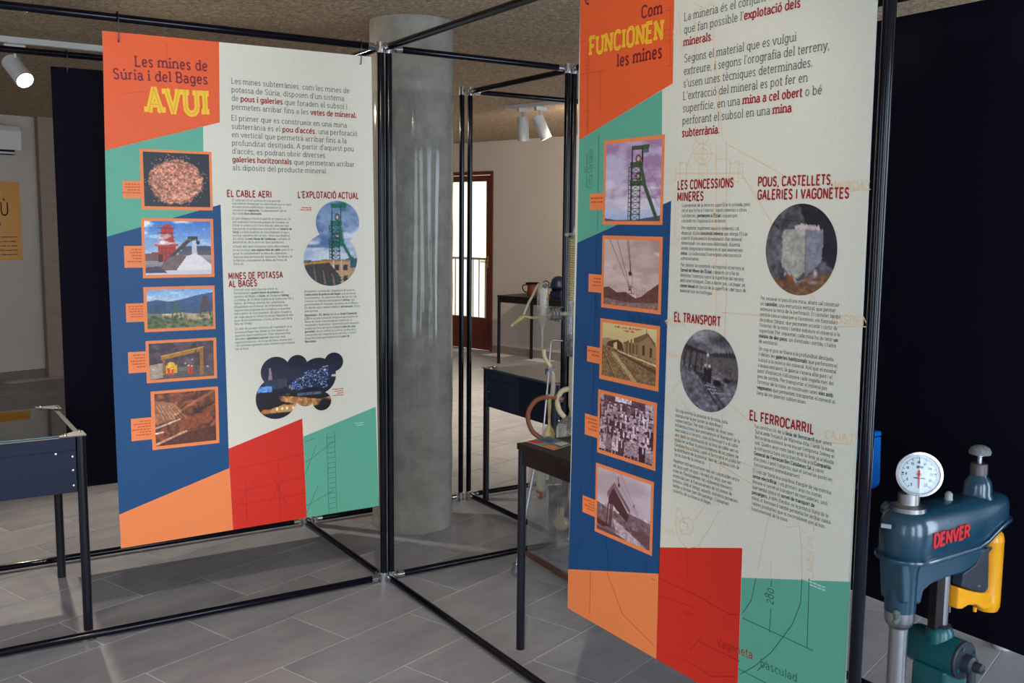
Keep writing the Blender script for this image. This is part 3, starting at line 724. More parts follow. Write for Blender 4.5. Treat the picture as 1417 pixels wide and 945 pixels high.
def pic_tower(mauve):
    p = Pic(96, 140)
    if mauve:
        p.vgrad(0, 1, (196, 182, 212), (206, 200, 222)); p.cloud((168, 130, 172), 34, 6, 0, .72, .45, .6, 1.6); p.cloud((226, 214, 232), 30, 8, .35, .95, .5, .65, 1.8)
        p.vgrad(.86, 1, (196, 204, 232), (176, 190, 226)); g = (66, 88, 62)
    else:
        p.vgrad(0, 1, (132, 158, 200), (206, 216, 230)); p.cloud((96, 124, 172), 34, 6, 0, .6, .5, .62, 1.6); p.cloud((216, 224, 236), 26, 3, .35, .95, .48, .6, 1.8); g = (28, 112, 92)
    p.below([(0, .965), (.2, .985), (.55, .985), (.8, .955), (1, .93)], (76, 86, 110))
    p.line(.7, .27, 1, .62, .008, (130, 110, 140)); p.line(.72, .45, .98, .83, .008, (150, 130, 160))
    head_tower(p, .48, .06, .99, 1.05, g, mauve); return p.noise(.05, 4, 4).done()
def sepia(p, dark=(66, 18, 14), light=(238, 214, 208)):
    l = p.a.mean(axis=2, keepdims=True)/255; p.a = np.array(dark)*(1-l)+np.array(light)*l; return p
def pic_cable():
    p = Pic(96, 124, (215, 215, 215)); p.cloud((165, 165, 165), 36, 5, 0, .75, .42, .66, 2); p.cloud((238, 238, 238), 24, 2, 0, .7, .55, .7, 2)
    p.below([(0, .74), (.1, .72), (.25, .8), (.42, .78), (.6, .86), (.7, .83), (.85, .72), (1, .62)], (62, 62, 62)); p.below([(0, .9), (.5, .94), (1, .9)], (120, 120, 120))
    p.noise(.5, 4, 3, p.Y > .8)
    for x in np.linspace(.58, .98, 16): p.line(x, .72+.02*math.sin(x*40), x, .95, .006, (90, 90, 90), .7)
    p.line(.1, 0, .5, .74, .008, (70, 70, 70)); p.line(.24, 0, .5, .72, .008, (70, 70, 70)); p.line(.43, 0, .5, .42, .01, (60, 60, 60)); p.line(.46, 0, .5, .42, .006, (80, 80, 80))
    p.line(.49, .32, .5, .48, .018, (50, 50, 50)); p.ell(.495, .5, .035, .04, (20, 20, 20), 1, .25); p.line(.53, .5, .54, .7, .006, (80, 80, 80))
    p.line(.46, .7, .56, .7, .012, (70, 70, 70)); p.line(.51, .68, .53, .8, .014, (70, 70, 70)); p.line(.48, .8, .58, .8, .012, (70, 70, 70)); p.ell(.49, .74, .02, .02, (30, 30, 30))
    return sepia(p).done()
def pic_station():
    p = Pic(104, 104); p.a[:] = 140; p.vgrad(0, .36, (228, 228, 228), (205, 205, 205))
    p.below([(0, .3), (.12, .27), (.25, .31), (.4, .34), (1, .3)], (150, 150, 150)); p.below([(0, .42), (1, .58)], (105, 105, 105))
    p.noise(.55, 3, 4, p.Y > .45)
    p.poly([(.12, .34), (.3, .28), (.38, .33), (.42, .48), (.3, .46), (.08, .42)], (48, 48, 48)); p.poly([(.22, .36), (.29, .32), (.29, .47), (.22, .45)], (215, 215, 215))
    p.poly([(.4, .32), (.84, .08), (.98, .25), (.98, .33), (.86, .16), (.7, .27), (.42, .34)], (92, 92, 92)); p.poly([(.42, .34), (.7, .27), (.7, .52), (.44, .47)], (122, 122, 122))
    p.poly([(.7, .27), (.86, .15), (.96, .3), (.96, .6), (.7, .52)], (132, 132, 132))
    for x in (.46, .52, .58, .64): p.rect(x, .32, x+.025, .5, (70, 70, 70))
    for x, y in ((.75, .32), (.88, .34)): p.rect(x, y, x+.045, y+.17, (48, 48, 48))
    for x in (.51, .57): p.rect(x, .2, x+.025, .3, (215, 215, 215))
    p.line(.82, .02, .82, .1, .008, (60, 60, 60)); p.poly([(.3, .48), (1, .62), (1, .66), (.3, .5)], (215, 215, 215))
    p.poly([(.28, .49), (1, .72), (1, .8), (.25, .5)], (60, 60, 60)); p.poly([(.16, .52), (.24, .51), (.68, 1), (.58, 1)], (190, 190, 190), .8)
    for a in (((.02, .5), (.26, 1)), ((.06, .48), (.52, 1))): p.line(*a[0], *a[1], .02, (40, 40, 40)); p.line(a[0][0]+.01, a[0][1], a[1][0]+.015, a[1][1], .007, (220, 220, 220))
    p.noise(.3, 2, 14, p.Y > .5); sepia(p, (60, 20, 12), (250, 226, 160)); 
    m = ((p.Y < .12) & (p.Y > .03) & (np.abs(p.X-.5) < .26) & (fbm(104, 104, 2, 3, 1) > .45) & ((p.Y < .07) | (np.abs(p.X-.5) < .1) & (p.Y > .085))); p.put(m.astype(float), (180, 70, 60), .8)
    return p.done()
def pic_crowd():
    p = Pic(104, 116, (80, 80, 80)); rs = np.random.RandomState(5); p.noise(.6, 8, 2); p.rect(.85, 0, 1, .65, (195, 195, 195)); p.rect(.3, 0, .6, .08, (225, 225, 225)); p.rect(0, 0, .08, .5, (170, 170, 170))
    for row, y in enumerate((.1, .22, .36, .5, .66)):
        for i in range(8):
            x = .05+.125*i+rs.uniform(-.02, .02)+(row % 2)*.05; yy = y+rs.uniform(-.02, .02)
            if x > .97: continue
            sh = rs.choice([60, 120, 205, 230, 170, 35]); s = 1+.12*row
            p.poly([(x-.045*s, yy+.07), (x+.045*s, yy+.07), (x+.05*s, yy+.24*s), (x-.05*s, yy+.24*s)], (sh,)*3)
            p.rect(x-.04*s, yy+.2*s, x-.003, yy+.4*s, (45, 45, 45)); p.rect(x+.006, yy+.2*s, x+.04*s, yy+.4*s, (52, 52, 52))
            if sh < 100 or sh > 200: p.rect(x-.014, yy+.06, x+.014, yy+.18, (225, 225, 225) if sh < 100 else (90, 90, 90))
            p.ell(x, yy+.03, .026*s, .034*s, (205, 205, 205), 1, .3); p.ell(x, yy+.005, .03*s, .02*s, (40, 40, 40), 1, .4); p.ell(x, yy+.04, .02, .006, (110, 110, 110), .8, .5)
    p.noise(.5, 3, 7); p.noise(.35, 18, 4); return sepia(p, (46, 10, 20), (236, 214, 226)).done()
def pic_hopper():
    p = Pic(104, 126, (215, 215, 215)); p.cloud((185, 180, 190), 40, 3, 0, .6, .45, .7, 1.5)
    p.below([(0, .55), (.2, .6), (.45, .62), (.6, .56), (.8, .58), (1, .6)], (105, 105, 105)); p.noise(.5, 6, 8, p.Y > .55)
    p.poly([(.22, .42), (.32, .24), (.62, .6), (.58, .72), (.3, .52), (.22, .54)], (45, 45, 45))
    for k in range(3): p.line(.2, .42-.03*k, .33, .23-.03*k, .012, (60, 60, 60)); p.line(.33, .23-.03*k, .63, .55-.02*k, .012, (50, 50, 50))
    for x in (.22, .27, .3): p.line(x, .52, x-.03, .86, .022, (55, 55, 55)); p.line(x+.02, .52, x, .88, .012, (170, 170, 170))
    p.poly([(.3, .72), (.45, .78), (.95, 1), (.4, 1), (.36, .9)], (190, 190, 190)); p.poly([(0, .82), (.25, .86), (.4, .93), (.1, .93), (0, .9)], (45, 45, 45)); p.ell(.3, .92, .16, .03, (120, 120, 120), .9)
    p.poly([(0, .95), (.4, .96), (.6, 1), (0, 1)], (70, 70, 70)); p.poly([(.6, .8), (1, .78), (1, .98), (.8, .92)], (75, 75, 75)); p.noise(.35, 4, 5, p.Y > .6)
    p.line(.3, 0, .82, .62, .006, (110, 110, 110)); p.line(.44, 0, .82, .6, .006, (110, 110, 110)); p.line(.4, .05, .41, .16, .012, (50, 50, 50)); p.ell(.415, .18, .025, .035, (35, 35, 35), 1, .3); p.ell(.7, .42, .014, .03, (60, 60, 60), 1, .3)
    return sepia(p, (54, 14, 16), (234, 222, 236)).done()
def pic_eight():
    p = Pic(110, 160); p.vgrad(0, 1, (118, 146, 190), (196, 208, 224)); p.cloud((88, 116, 164), 30, 6, 0, .55, .48, .62, 1.6); p.cloud((208, 216, 230), 26, 3, .3, .75, .48, .6, 2)
    p.below([(0, .69), (.2, .7), (.7, .7), (.85, .66), (1, .68)], (60, 78, 112))
    g = (24, 108, 90); head_tower(p, .50, .03, .74, .9, g)
    p.rect(.3, .7, .83, 1, (192, 150, 112)); p.rect(.3, .69, .83, .71, (150, 120, 100)); p.rect(.83, .79, 1, 1, (170, 150, 130))
    for x, y in ((.4, .75), (.55, .75), (.7, .75), (.7, .88), (.45, .9)): p.rect(x, y, x+.08, y+.07, (52, 52, 64))
    p.rect(.38, .7, .395, 1, (214, 206, 196)); p.rect(.52, .7, .535, 1, (214, 206, 196)); p.rect(.66, .7, .675, 1, (214, 206, 196))
    p.poly([(0, .73), (.42, .7), (.66, .9), (.66, 1), (0, 1)], (70, 62, 66)); p.line(0, .735, .42, .715, .035, (196, 146, 34))
    for i in range(7): p.line(.1+.08*i, .76+.02*i, .14+.08*i, 1, .018, (150, 120, 110) if i % 2 else (46, 84, 76))
    return p.noise(.1, 4, 4).done()
def pic_night():
    p = Pic(180, 132, (26, 26, 48)); p.vgrad(0, .4, (22, 20, 40), (48, 44, 74)); p.below([(0, .58), (1, .6)], (26, 20, 26))
    p.poly([(.15, .18), (.17, .18), (.19, .4), (.145, .4)], (150, 130, 140)); p.rect(.1, .37, .3, .52, (44, 60, 86)); p.rect(.25, .36, .35, .5, (72, 62, 74)); p.rect(.03, .47, .18, .56, (96, 150, 226)); p.noise(.8, 4, 3, (p.X < .2)*(p.Y > .45)*(p.Y < .57))
    rs = np.random.RandomState(2)
    for i in range(420):
        x = rs.uniform(.4, .82); top = .47-.22*min(1, max(0, (x-.38)/.22)); y = rs.uniform(top, .56)
        c = ((110, 160, 240), (220, 235, 255), (60, 100, 180), (40, 60, 120))[rs.randint(4)]; p.ell(x, y, .008, .009, c, .9, .6)
    p.ell(.78, .27, .05, .06, (70, 120, 250), .7, 1); p.ell(.78, .27, .016, .02, (235, 245, 255), 1, .5); p.line(.76, .22, .82, .21, .01, (220, 190, 150))
    p.poly([(.44, .62), (.56, .54), (.68, .53), (.76, .6), (.76, .62)], (20, 20, 34)); p.rect(.46, .61, .74, .66, (120, 150, 180), .6)
    p.poly([(.22, .63), (.45, .67), (.72, .74), (.88, .7), (.88, .76), (.66, .84), (.5, .9), (.42, .78), (.28, .72)], (196, 134, 80)); p.noise(.5, 5, 6, p.Y > .6)
    p.rect(.06, .84, .5, .9, (190, 120, 54)); p.poly([(.16, .84), (.3, .78), (.5, .8), (.5, .9), (.16, .9)], (206, 150, 80))
    for x in (.22, .28, .33, .4, .45): p.rect(x, .82, x+.025, .86, (250, 240, 200))
    p.ell(.16, .68, .16, .1, (22, 18, 24), 1, .5); p.ell(.78, .8, .09, .09, (26, 22, 26), 1, .5); p.ell(.83, .64, .07, .06, (20, 20, 30), 1, .5); p.rect(0, .915, .5, 1, (22, 20, 36))
    p.ell(.58, .87, .1, .05, (30, 34, 60), 1, .4); p.rect(.86, .36, .92, .385, (220, 200, 190)); p.ell(.35, .62, .05, .02, (110, 190, 90), .7, 1); p.ell(.38, .5, .02, .05, (235, 230, 190), .8, 1)
    p.a[:, :, :] *= np.where(p.X > 0, 1, 1)[..., None]; return p.noise(.12, 3, 8).done()
def pic_wagon():
    p = Pic(120, 150, (92, 88, 96)); p.noise(.5, 22, 3); p.poly([(.45, 0), (1, 0), (1, .72), (.78, .6), (.55, .2)], (30, 26, 38), .9); p.below([(0, .78), (.3, .84), (.6, .84), (1, .7)], (120, 84, 62)); p.noise(.45, 7, 9)
    p.poly([(.24, .28), (.57, .28), (.59, .72), (.48, .82), (.36, .78), (.24, .68)], (168, 166, 160)); p.poly([(.57, .28), (.81, .28), (.8, .62), (.58, .8)], (132, 132, 146)); p.line(.57, .28, .58, .78, .014, (112, 104, 96))
    p.poly([(.42, .24), (.5, .22), (.75, .24), (.76, .28), (.4, .28)], (204, 184, 186)); p.noise(.14, 9, 5)
    p.ell(.4, .4, .1, .08, (130, 122, 104), .5, 1); p.line(.16, .17, .45, .19, .012, (40, 34, 40)); p.line(.1, .22, .25, .3, .014, (40, 34, 40))
    p.line(.3, .78, .37, .73, .022, (160, 160, 166)); p.line(.37, .73, .46, .86, .022, (160, 160, 166)); p.line(.46, .86, .6, .82, .02, (140, 140, 146)); p.ell(.37, .81, .07, .035, (168, 84, 44), 1, .5); p.ell(.63, .82, .045, .07, (136, 86, 60), 1, .6); p.ell(.72, .75, .03, .06, (206, 186, 170), 1, .6); p.ell(.7, .85, .1, .03, (176, 180, 196), .7, .8)
    return p.noise(.22, 4, 7).done()
def pic_tunnel():
    p = Pic(120, 150, (110, 106, 114)); f = fbm(150, 120, 18, 4, 4, 2.4)
    p.a = p.a*(1+((f-.5)*1.6*(p.Y < .3))[..., None]); p.poly([(.05, .2), (.5, .29), (1, .22), (1, .32), (.5, .33), (.05, .27)], (36, 30, 34), .8)
    p.poly([(0, .27), (.6, .32), (1, .3), (1, .6), (.6, .55), (.3, .58), (0, .4)], (92, 86, 88)); p.put((np.sin(p.X*60+p.Y*8) > .5)*(p.Y > .27)*(p.Y < .52)*(p.X < .4), (40, 34, 36), .7)
    p.below([(0, .45), (.35, .6), (.6, .58), (1, .72)], (104, 100, 112)); p.noise(.7, 6, 6, p.Y > .45)
    for a in ((.18, .42, .78, 1.0), (.4, .6, .95, 1.0)): p.line(*a, .022, (46, 42, 48)); 
    for i in range(4): p.line(.25+.05*i, .53+.03*i, .4+.05*i, .55+.03*i, .02, (34, 30, 36))
    for i in range(3): p.line(.44+.06*i, .68+.04*i, .62+.06*i, .68+.03*i, .012, (180, 180, 190))
    for x, y, s in ((.52, .5, 1), (.45, .5, .8)): p.rect(x-.035*s, y-.04, x+.035*s, y+.13, (36, 32, 36)); p.ell(x, y-.06, .025, .03, (196, 190, 192), 1, .5)
    p.ell(.49, .31, .03, .03, (222, 220, 226), 1, .6); p.ell(.66, .63, .075, .045, (26, 22, 26), 1, .3); p.ell(.82, .58, .08, .04, (34, 30, 34), 1, .4); p.line(.47, .32, .48, .48, .014, (170, 166, 172), .8)
    return p.noise(.35, 3, 8).done()
# ---------------------------------------------------------------- hanging panels
def print_mat(name, c, rough=0.46, spec=0.4):
    return mat(name, c, rough, spec=spec, noise=0.03, nscale=140)
INK = {
 'cream': print_mat('print_cream', rgb(222, 220, 206)), 'orange': print_mat('print_orange', rgb(236, 96, 48)),
 'apricot': print_mat('print_apricot', rgb(243, 138, 80)), 'teal': print_mat('print_teal', rgb(96, 174, 150)),
 'blue': print_mat('print_blue', rgb(20, 74, 126)), 'red': print_mat('print_red', rgb(214, 44, 28)),
 'ink': print_mat('print_slate_ink', rgb(80, 92, 94)), 'inkred': print_mat('print_dark_red_ink', rgb(160, 34, 36)),
 'plum': print_mat('print_plum_ink', rgb(120, 30, 46)), 'yellow': print_mat('print_yellow_ink', rgb(248, 200, 52)),
 'wear': print_mat('print_worn_yellow', rgb(236, 160, 50)), 'line_cream': print_mat('print_pale_orange_line', rgb(236, 204, 166)), 'line_orange': print_mat('print_line_on_orange', rgb(206, 78, 40)),
 'line_teal': print_mat('print_line_on_teal', rgb(52, 104, 92)), 'line_blue': print_mat('print_line_on_blue', rgb(12, 44, 80)),
 'line_red': print_mat('print_line_on_red', rgb(176, 30, 26)), 'tabink': print_mat('print_tab_ink', rgb(206, 84, 44)), 'white': print_mat('print_white_ink', rgb(180, 220, 206)),
}
def photo_material():
    m = bpy.data.materials.new('printed_photo'); m.use_nodes = True
    nt = m.node_tree; p = nt.nodes['Principled BSDF']; a = nt.nodes.new('ShaderNodeAttribute'); a.attribute_name = 'print'
    nt.links.new(a.outputs['Color'], p.inputs['Base Color']); p.inputs['Roughness'].default_value = 0.42; p.inputs['Specular IOR Level'].default_value = 0.4
    return m
M_PHOTO = photo_material()

class Panel:
    """a thin board hanging in the plane y=0 (facing -y) or x=0 (facing -x)"""
    def __init__(s, root, axis, front):
        s.root, s.axis, s.front = root, axis, front
    def P(s, u, v):
        q = on_y(u, v, s.front) if s.axis == 'y' else on_x(u, v, s.front)
        return (q.x, q.z) if s.axis == 'y' else (-q.y, q.z)
    def W(s, p, off):
        return Vector((p[0], s.front-off, p[1])) if s.axis == 'y' else Vector((s.front-off, -p[0], p[1]))
    def polys(s, name, groups, off, label=None):
        bm = NB(); mats = []
        for mi, (m, ps) in enumerate(groups):
            mats.append(m)
            for k, p in enumerate(ps):
                try: bm.faces.new([bm.verts.new(s.W(q, off+(k % 24)*5e-6)) for q in p]).material_index = mi
                except ValueError: pass
        return obj(name, bm, mats, s.root, label=label)
    def px(s, pts): return [s.P(*q) for q in pts]
    def lines(s, name, groups, off, w=0.0026):
        gs = []
        for m, ls in groups:
            out = []
            for l in ls:
                ww = w
                if isinstance(l[0], (int, float)): ww = l[0]; l = l[1]
                stroke_poly(out, s.px(l), ww)
            gs.append((m, out))
        o = s.polys(name, gs, off); o['kind'] = 'stuff'; return o
    def para(s, lines, a, b, ref, name='body_text', col='ink', colb=None, spacing=1090, weight=66, bold=118, off=0.0011):
        A = s.P(*a); B = s.P(*b); n = len(lines)
        sp = (A[1]-B[1])/(n-1) if n > 1 else None
        ri, ru, rv = ref; E = s.P(ru, rv)
        size = sp/spacing
        sx = (E[0]-(A[0]+(B[0]-A[0])*ri/max(n-1, 1)))/(text_width(lines[ri])*size)
        reg, red = [], []; bold_on = False
        for i, l in enumerate(lines):
            y = A[1]-sp*i; x = A[0]
            segs = l.split('*')
            for sg in segs:
                if sg:
                    (text_polys(sg, x, y, size, sx, bold if bold_on else weight, out=red if (bold_on and colb) else reg))
                    x += text_width(sg)*size*sx
                bold_on = not bold_on
            bold_on = not bold_on
        g = [(INK[col], reg)]
        if red: g.append((INK[colb], red))
        return s.polys(name, g, off)
    def line_text(s, text, a, b, cap, name='heading_text', col='inkred', weight=120, serif=False, italic=0.0, off=0.0011, squash=1.0, track=None):
        track = (weight-70)*0.55 if track is None else track
        A = s.P(*a); B = s.P(*b); C = s.P(a[0], a[1]-cap)
        h = math.hypot(C[0]-A[0], C[1]-A[1]) if abs(b[0]-a[0]) > 8 else cap/400.0
        size = h/700; d = Vector((B[0]-A[0], B[1]-A[1])); L = d.length; d /= L; nrm = Vector((-d.y, d.x))
        if s.axis == 'y' or s.axis == 'x': pass
        sx = L/((text_width(text, track, serif=serif)-track)*size)
        ps = text_polys(text, 0, 0, size, sx, weight*squash, serif=serif, italic=italic, track=track)
        ps = [[(A[0]+d.x*q[0]+nrm.x*q[1], A[1]+d.y*q[0]+nrm.y*q[1]) for q in p] for p in ps]
        return s.polys(name, [(INK[col], ps)], off)
    def rectpx(s, c):
        q = s.px(c); xs = sorted(p[0] for p in q); ys = sorted(p[1] for p in q)
        return (xs[0]+xs[1])/2, (ys[0]+ys[1])/2, (xs[2]+xs[3])/2, (ys[2]+ys[3])/2
    def grid(s, name, arr, x0, y0, x1, y1, off, label=None):
        h, w, _ = arr.shape
        X = np.linspace(x0, x1, w+1); Y = np.linspace(y1, y0, h+1)
        XX, YY = np.meshgrid(X, Y)
        if s.axis == 'y': co = np.stack([XX, np.full_like(XX, s.front-off), YY], -1)
        else: co = np.stack([np.full_like(XX, s.front-off), -XX, YY], -1)
        idx = np.arange((h+1)*(w+1)).reshape(h+1, w+1)
        f = np.stack([idx[:-1, :-1], idx[1:, :-1], idx[1:, 1:], idx[:-1, 1:]], -1).reshape(-1, 4)
        return s._mesh(name, co.reshape(-1, 3), f, np.repeat(arr.reshape(-1, 3), 4, axis=0), label)
    def _mesh(s, name, co, faces, cols, label=None):
        me = bpy.data.meshes.new(name); nv, nf = len(co), len(faces)
        me.vertices.add(nv); me.vertices.foreach_set('co', co.astype(np.float32).ravel())
        me.loops.add(nf*4); me.polygons.add(nf)
        me.polygons.foreach_set('loop_start', np.arange(0, nf*4, 4, dtype=np.int32))
        me.loops.foreach_set('vertex_index', faces.astype(np.int32).ravel())
        me.update(calc_edges=True)
        lin = np.where(cols <= 0.04045, cols/12.92, ((cols+0.055)/1.055)**2.4)
        at = me.color_attributes.new('print', 'FLOAT_COLOR', 'CORNER')
        at.data.foreach_set('color', np.concatenate([lin, np.ones((len(lin), 1))], 1).astype(np.float32).ravel())
        me.materials.append(M_PHOTO)
        o = bpy.data.objects.new(name, me); COL.objects.link(o); o.parent = s.root
        if label: o['label'] = label
        return o
    def discs(s, name, arr, bb, circles, off, label=None):
        """the picture shown only inside a union of round windows; bb = x0,y0,x1,y1; circles (cx,cy,rx,ry)"""
        x0, y0, x1, y1 = bb; h, w, _ = arr.shape; COs, Fs, Cs = [], [], []; base = 0
        for ci, (cx, cy, rx, ry) in enumerate(circles):
            nr = 34; ns = 100
            R, T = np.meshgrid(np.linspace(0, 1, nr+1), np.linspace(0, 2*np.pi, ns+1), indexing='ij')
            X = cx+rx*R*np.cos(T); Y = cy+ry*R*np.sin(T); o = off+ci*0.00004
            if s.axis == 'y': co = np.stack([X, np.full_like(X, s.front-o), Y], -1)
            else: co = np.stack([np.full_like(X, s.front-o), -X, Y], -1)
            idx = np.arange((nr+1)*(ns+1)).reshape(nr+1, ns+1)+base
            f = np.stack([idx[:-1, :-1], idx[1:, :-1], idx[1:, 1:], idx[:-1, 1:]], -1).reshape(-1, 4)
            px_ = np.clip(((X-x0)/(x1-x0)*w).astype(int), 0, w-1); py_ = np.clip(((y1-Y)/(y1-y0)*h).astype(int), 0, h-1)
            C = arr[py_, px_]
            cc = np.stack([C[:-1, :-1], C[1:, :-1], C[1:, 1:], C[:-1, 1:]], 2).reshape(-1, 3)
            COs.append(co.reshape(-1, 3)); Fs.append(f); Cs.append(cc); base += (nr+1)*(ns+1)
        s._mesh(name, np.concatenate(COs), np.concatenate(Fs), np.concatenate(Cs), label)
    def photo(s, arr, outer, inner, tab, label, nlines, seed):
        ox0, oy0, ox1, oy1 = s.rectpx(outer); ix0, iy0, ix1, iy1 = s.rectpx(inner)
        (tx, ty1), (_, ty0) = s.P(*tab[0]), s.P(*tab[1])
        pb = s.polys('photo_border', [(INK['apricot'], [[(ox0, oy0), (ox1, oy0), (ox1, oy1), (ox0, oy1)], [(tx, ty0), (ox0, ty0), (ox0, ty1), (tx, ty1)]])], 0.0008)
        s.grid('printed_photo', arr, ix0, iy0, ix1, iy1, 0.0011, label).parent = pb
        rs = random.Random(seed); ps = []
        h = (ty1-ty0)/(nlines+2.2)
        for i in range(nlines):
            y = ty1-h*(1.4+i); x = ix0-0.006-(ix0-ox0); wl = (ox0-tx)*rs.uniform(.5, .88); xx = ox0-0.003
            while xx > ox0-wl:
                l = rs.uniform(.004, .012); ps.append([(xx-l, y), (xx, y), (xx, y+h*.42), (xx-l, y+h*.42)]); xx -= l+.0022
        cp = s.polys('caption_text', [(INK['tabink'], ps)], 0.0011); cp.parent = pb; cp['kind'] = 'stuff'

def board(root, corners, axis, front, thick, m, name='board'):
    """corners: 4 plane points (BL BR TR TL)"""
    bm = NB(); sgn = 1
    def Wp(p, d): return Vector((p[0], front+d, p[1])) if axis == 'y' else Vector((front+d, -p[0], p[1]))
    a = [bm.verts.new(Wp(p, 0)) for p in corners]; b = [bm.verts.new(Wp(p, thick)) for p in corners]
    bm.faces.new(a); bm.faces.new(b[::-1])
    for i in range(4): bm.faces.new((a[i], b[i], b[(i+1) % 4], a[(i+1) % 4]))
    return obj(name, bm, m, root)
def hook(root, p, top, axis):
    """S-shaped wire hook from a bar (height top) to the board hole at p (world)"""
    x, y, z = p; r = 0.0022; out = Vector((0, -1, 0)) if axis == 'y' else Vector((-1, 0, 0))
    P = Vector(p)
    q = [P+out*0.004+Vector((0, 0, -.012)), P+out*0.012+Vector((0, 0, -.010)), P+out*0.016+Vector((0, 0, .01)), Vector((x, y, top-.03))+out*.019,
         Vector((x, y, top))+out*.020, Vector((x, y, top+.014))+out*.014, Vector((x, y, top+.0205)), Vector((x, y, top+.015))-out*.014, Vector((x, y, top))-out*.0185]
    obj('hook', sweep(NB(), smoothpath(q, 4), r, 8), M_CHROMEDARK, root, smooth=60)
M_CHROMEDARK = mat('dark_wire', (0.06, 0.06, 0.07), 0.3, metal=1.0)
BAR_Z = 2.166

# ---- left panel
LP = thing('information_panel', 'hanging information panel titled AVUI with an orange top, nearest the left edge', 'panel', (0, 0, 0))
L = Panel(LP, 'y', -0.003)
cL = L.px([(167.7, 758.7), (524.3, 699.7), (513.8, 78.6), (141.7, 42.5)])
board(LP, cL, 'y', -0.003, 0.006, INK['cream'])
f = L.px
L.polys('colour_field', [
 (INK['orange'], [f([(141.7, 42.5), (303, 58.1), (304.1, 169.4), (145.2, 208.2)])]),
 (INK['teal'], [f([(145.2, 208.2), (280.9, 175.2), (282.6, 289.6), (148, 327.4)])]),
 (INK['blue'], [f([(148, 327.4), (305.2, 283), (317.2, 647.7), (164.9, 712.0)])]),
 (INK['apricot'], [f([(164.9, 712.0), (317.2, 647.7), (322.6, 733.1), (167.7, 758.7)])]),
 (INK['red'], [f([(315.9, 620.9), (418.2, 579), (424.6, 716.2), (322.6, 733.1)])]),
 (INK['teal'], [f([(419.6, 604.2), (519.8, 562.8), (524.3, 699.7), (424.6, 716.2)])])], 0.0004)
L.lines('line_drawing', [
 (INK['line_teal'], [[(453+i*.12, 606+7*i), (463+i*.12, 604+7*i)] for i in range(15)]+[[(452, 600), (455, 712)], [(463, 598), (466, 708)], [(423, 640), (460, 612)], [(424, 700), (462, 678)],
   [(421, 612), (436, 606)], [(423, 655), (438, 615)], [(424, 710), (440, 672)]]),
 (INK['line_red'], [[(322, 650), (421, 628)], [(323, 700), (424, 682)], [(340, 660), (342, 726)], [(385, 640), (388, 720)], [(326, 705), (356, 660)], [(360, 720), (404, 640)], [(398, 700), (372, 650)], [(330, 680), (420, 660)]]),
 (INK['line_orange'], [[(230, 60), (232, 100)], [(168, 130), (205, 126)]])], 0.0006, 0.0018)
for k, (t, a, b, c) in enumerate([('Les mines de', (186.1, 91.4), (287.6, 98.2), 14.4), ('Súria i del Bages', (155.9, 108.8), (288, 116.6), 14.2)]):
    L.line_text(t, a, b, c, 'title_text', 'plum', 108, True)
L.line_text('AVUI', (203, 154.9), (289.5, 158.5), 33.5, 'title_text', 'yellow', 185, True)
L.line_text('AVUI', (203, 154.9), (289.5, 158.5), 33.5, 'title_wear', 'wear', 26, False, off=0.0014, track=(185-70)*.55)['kind'] = 'stuff'
L.para(['Les mines subterrànies, com les mines de', 'potassa de Súria, disposen d\'un sistema', 'de *pous i galeries* que foraden el subsol i', 'permeten arribar fins a les *vetes de mineral.*'],
       (319.5, 115.4), (319.5, 151), (3, 492.6, 160.5), colb='inkred')
L.para(['El primer que es construeix en una mina', 'subterrània és el *pou d\'accés*, una perforació', 'en vertical que permetrà arribar fins a la', 'profunditat desitjada. A partir d\'aquest pou', 'd\'accés, es podran obrir diverses', '*galeries horitzontals* que permetran arribar', 'als dipòsits del producte mineral.'],
       (319.7, 166.5), (320.5, 235.2), (1, 494.5, 183), colb='inkred')
for t, a, b in (('EL CABLE AERI', (313.8, 271.7), (376, 273.3)), ("L'EXPLOTACIÓ ACTUAL", (411.9, 273.3), (496.3, 274.9)), ('MINES DE POTASSA', (315.9, 386.2), (391.3, 384.1)), ('AL BAGES', (316.4, 397.1), (355.8, 395.5))):
    L.line_text(t, a, b, 8.4, weight=150)
L.para(['El cable aeri és un sistema de transport de', 'mercaderies format per un cable elevat que se sosté', 'en unes torres metàl·liques i que permet la', 'circulació de *vagonetes*. És especialment útil en', 'llocs amb *forts desnivells*.'], (321, 278.2), (321.2, 296.7), (1, 403, 283.2))
L.para(['El 1926 l\'empresa Unión Española de Explosivos SA,', 'que explotava la mina de potassa de Cardona, va', 'iniciar la construcció d\'una línia de cable aeri per', 'transportar la potassa que extreia fins a l\'*estació de*', '*Súria.* La línia va entrar en funcionament el 1930 i', 'va estar operativa fins al 1960. Tenia una longitud', 'd\'11,78 km, la *més llarga de Catalunya*, i salvava un', 'desnivell de 180 m entre les dues poblacions.'], (321.2, 303.6), (322.1, 336.5), (3, 403.9, 317.3))
L.para(['A finals dels anys cinquanta i inicis dels seixanta', 'es va construir *una segona línia de cable* quan es va', 'posar en funcionament la mina de Cabanasses.', 'Aquesta línia permetia dur la potassa fins al peu de', 'la fàbrica i era propietat de Minas de Potasa de', 'Súria SA.'], (322.2, 342.5), (322.7, 366.6), (1, 405.3, 347.3))
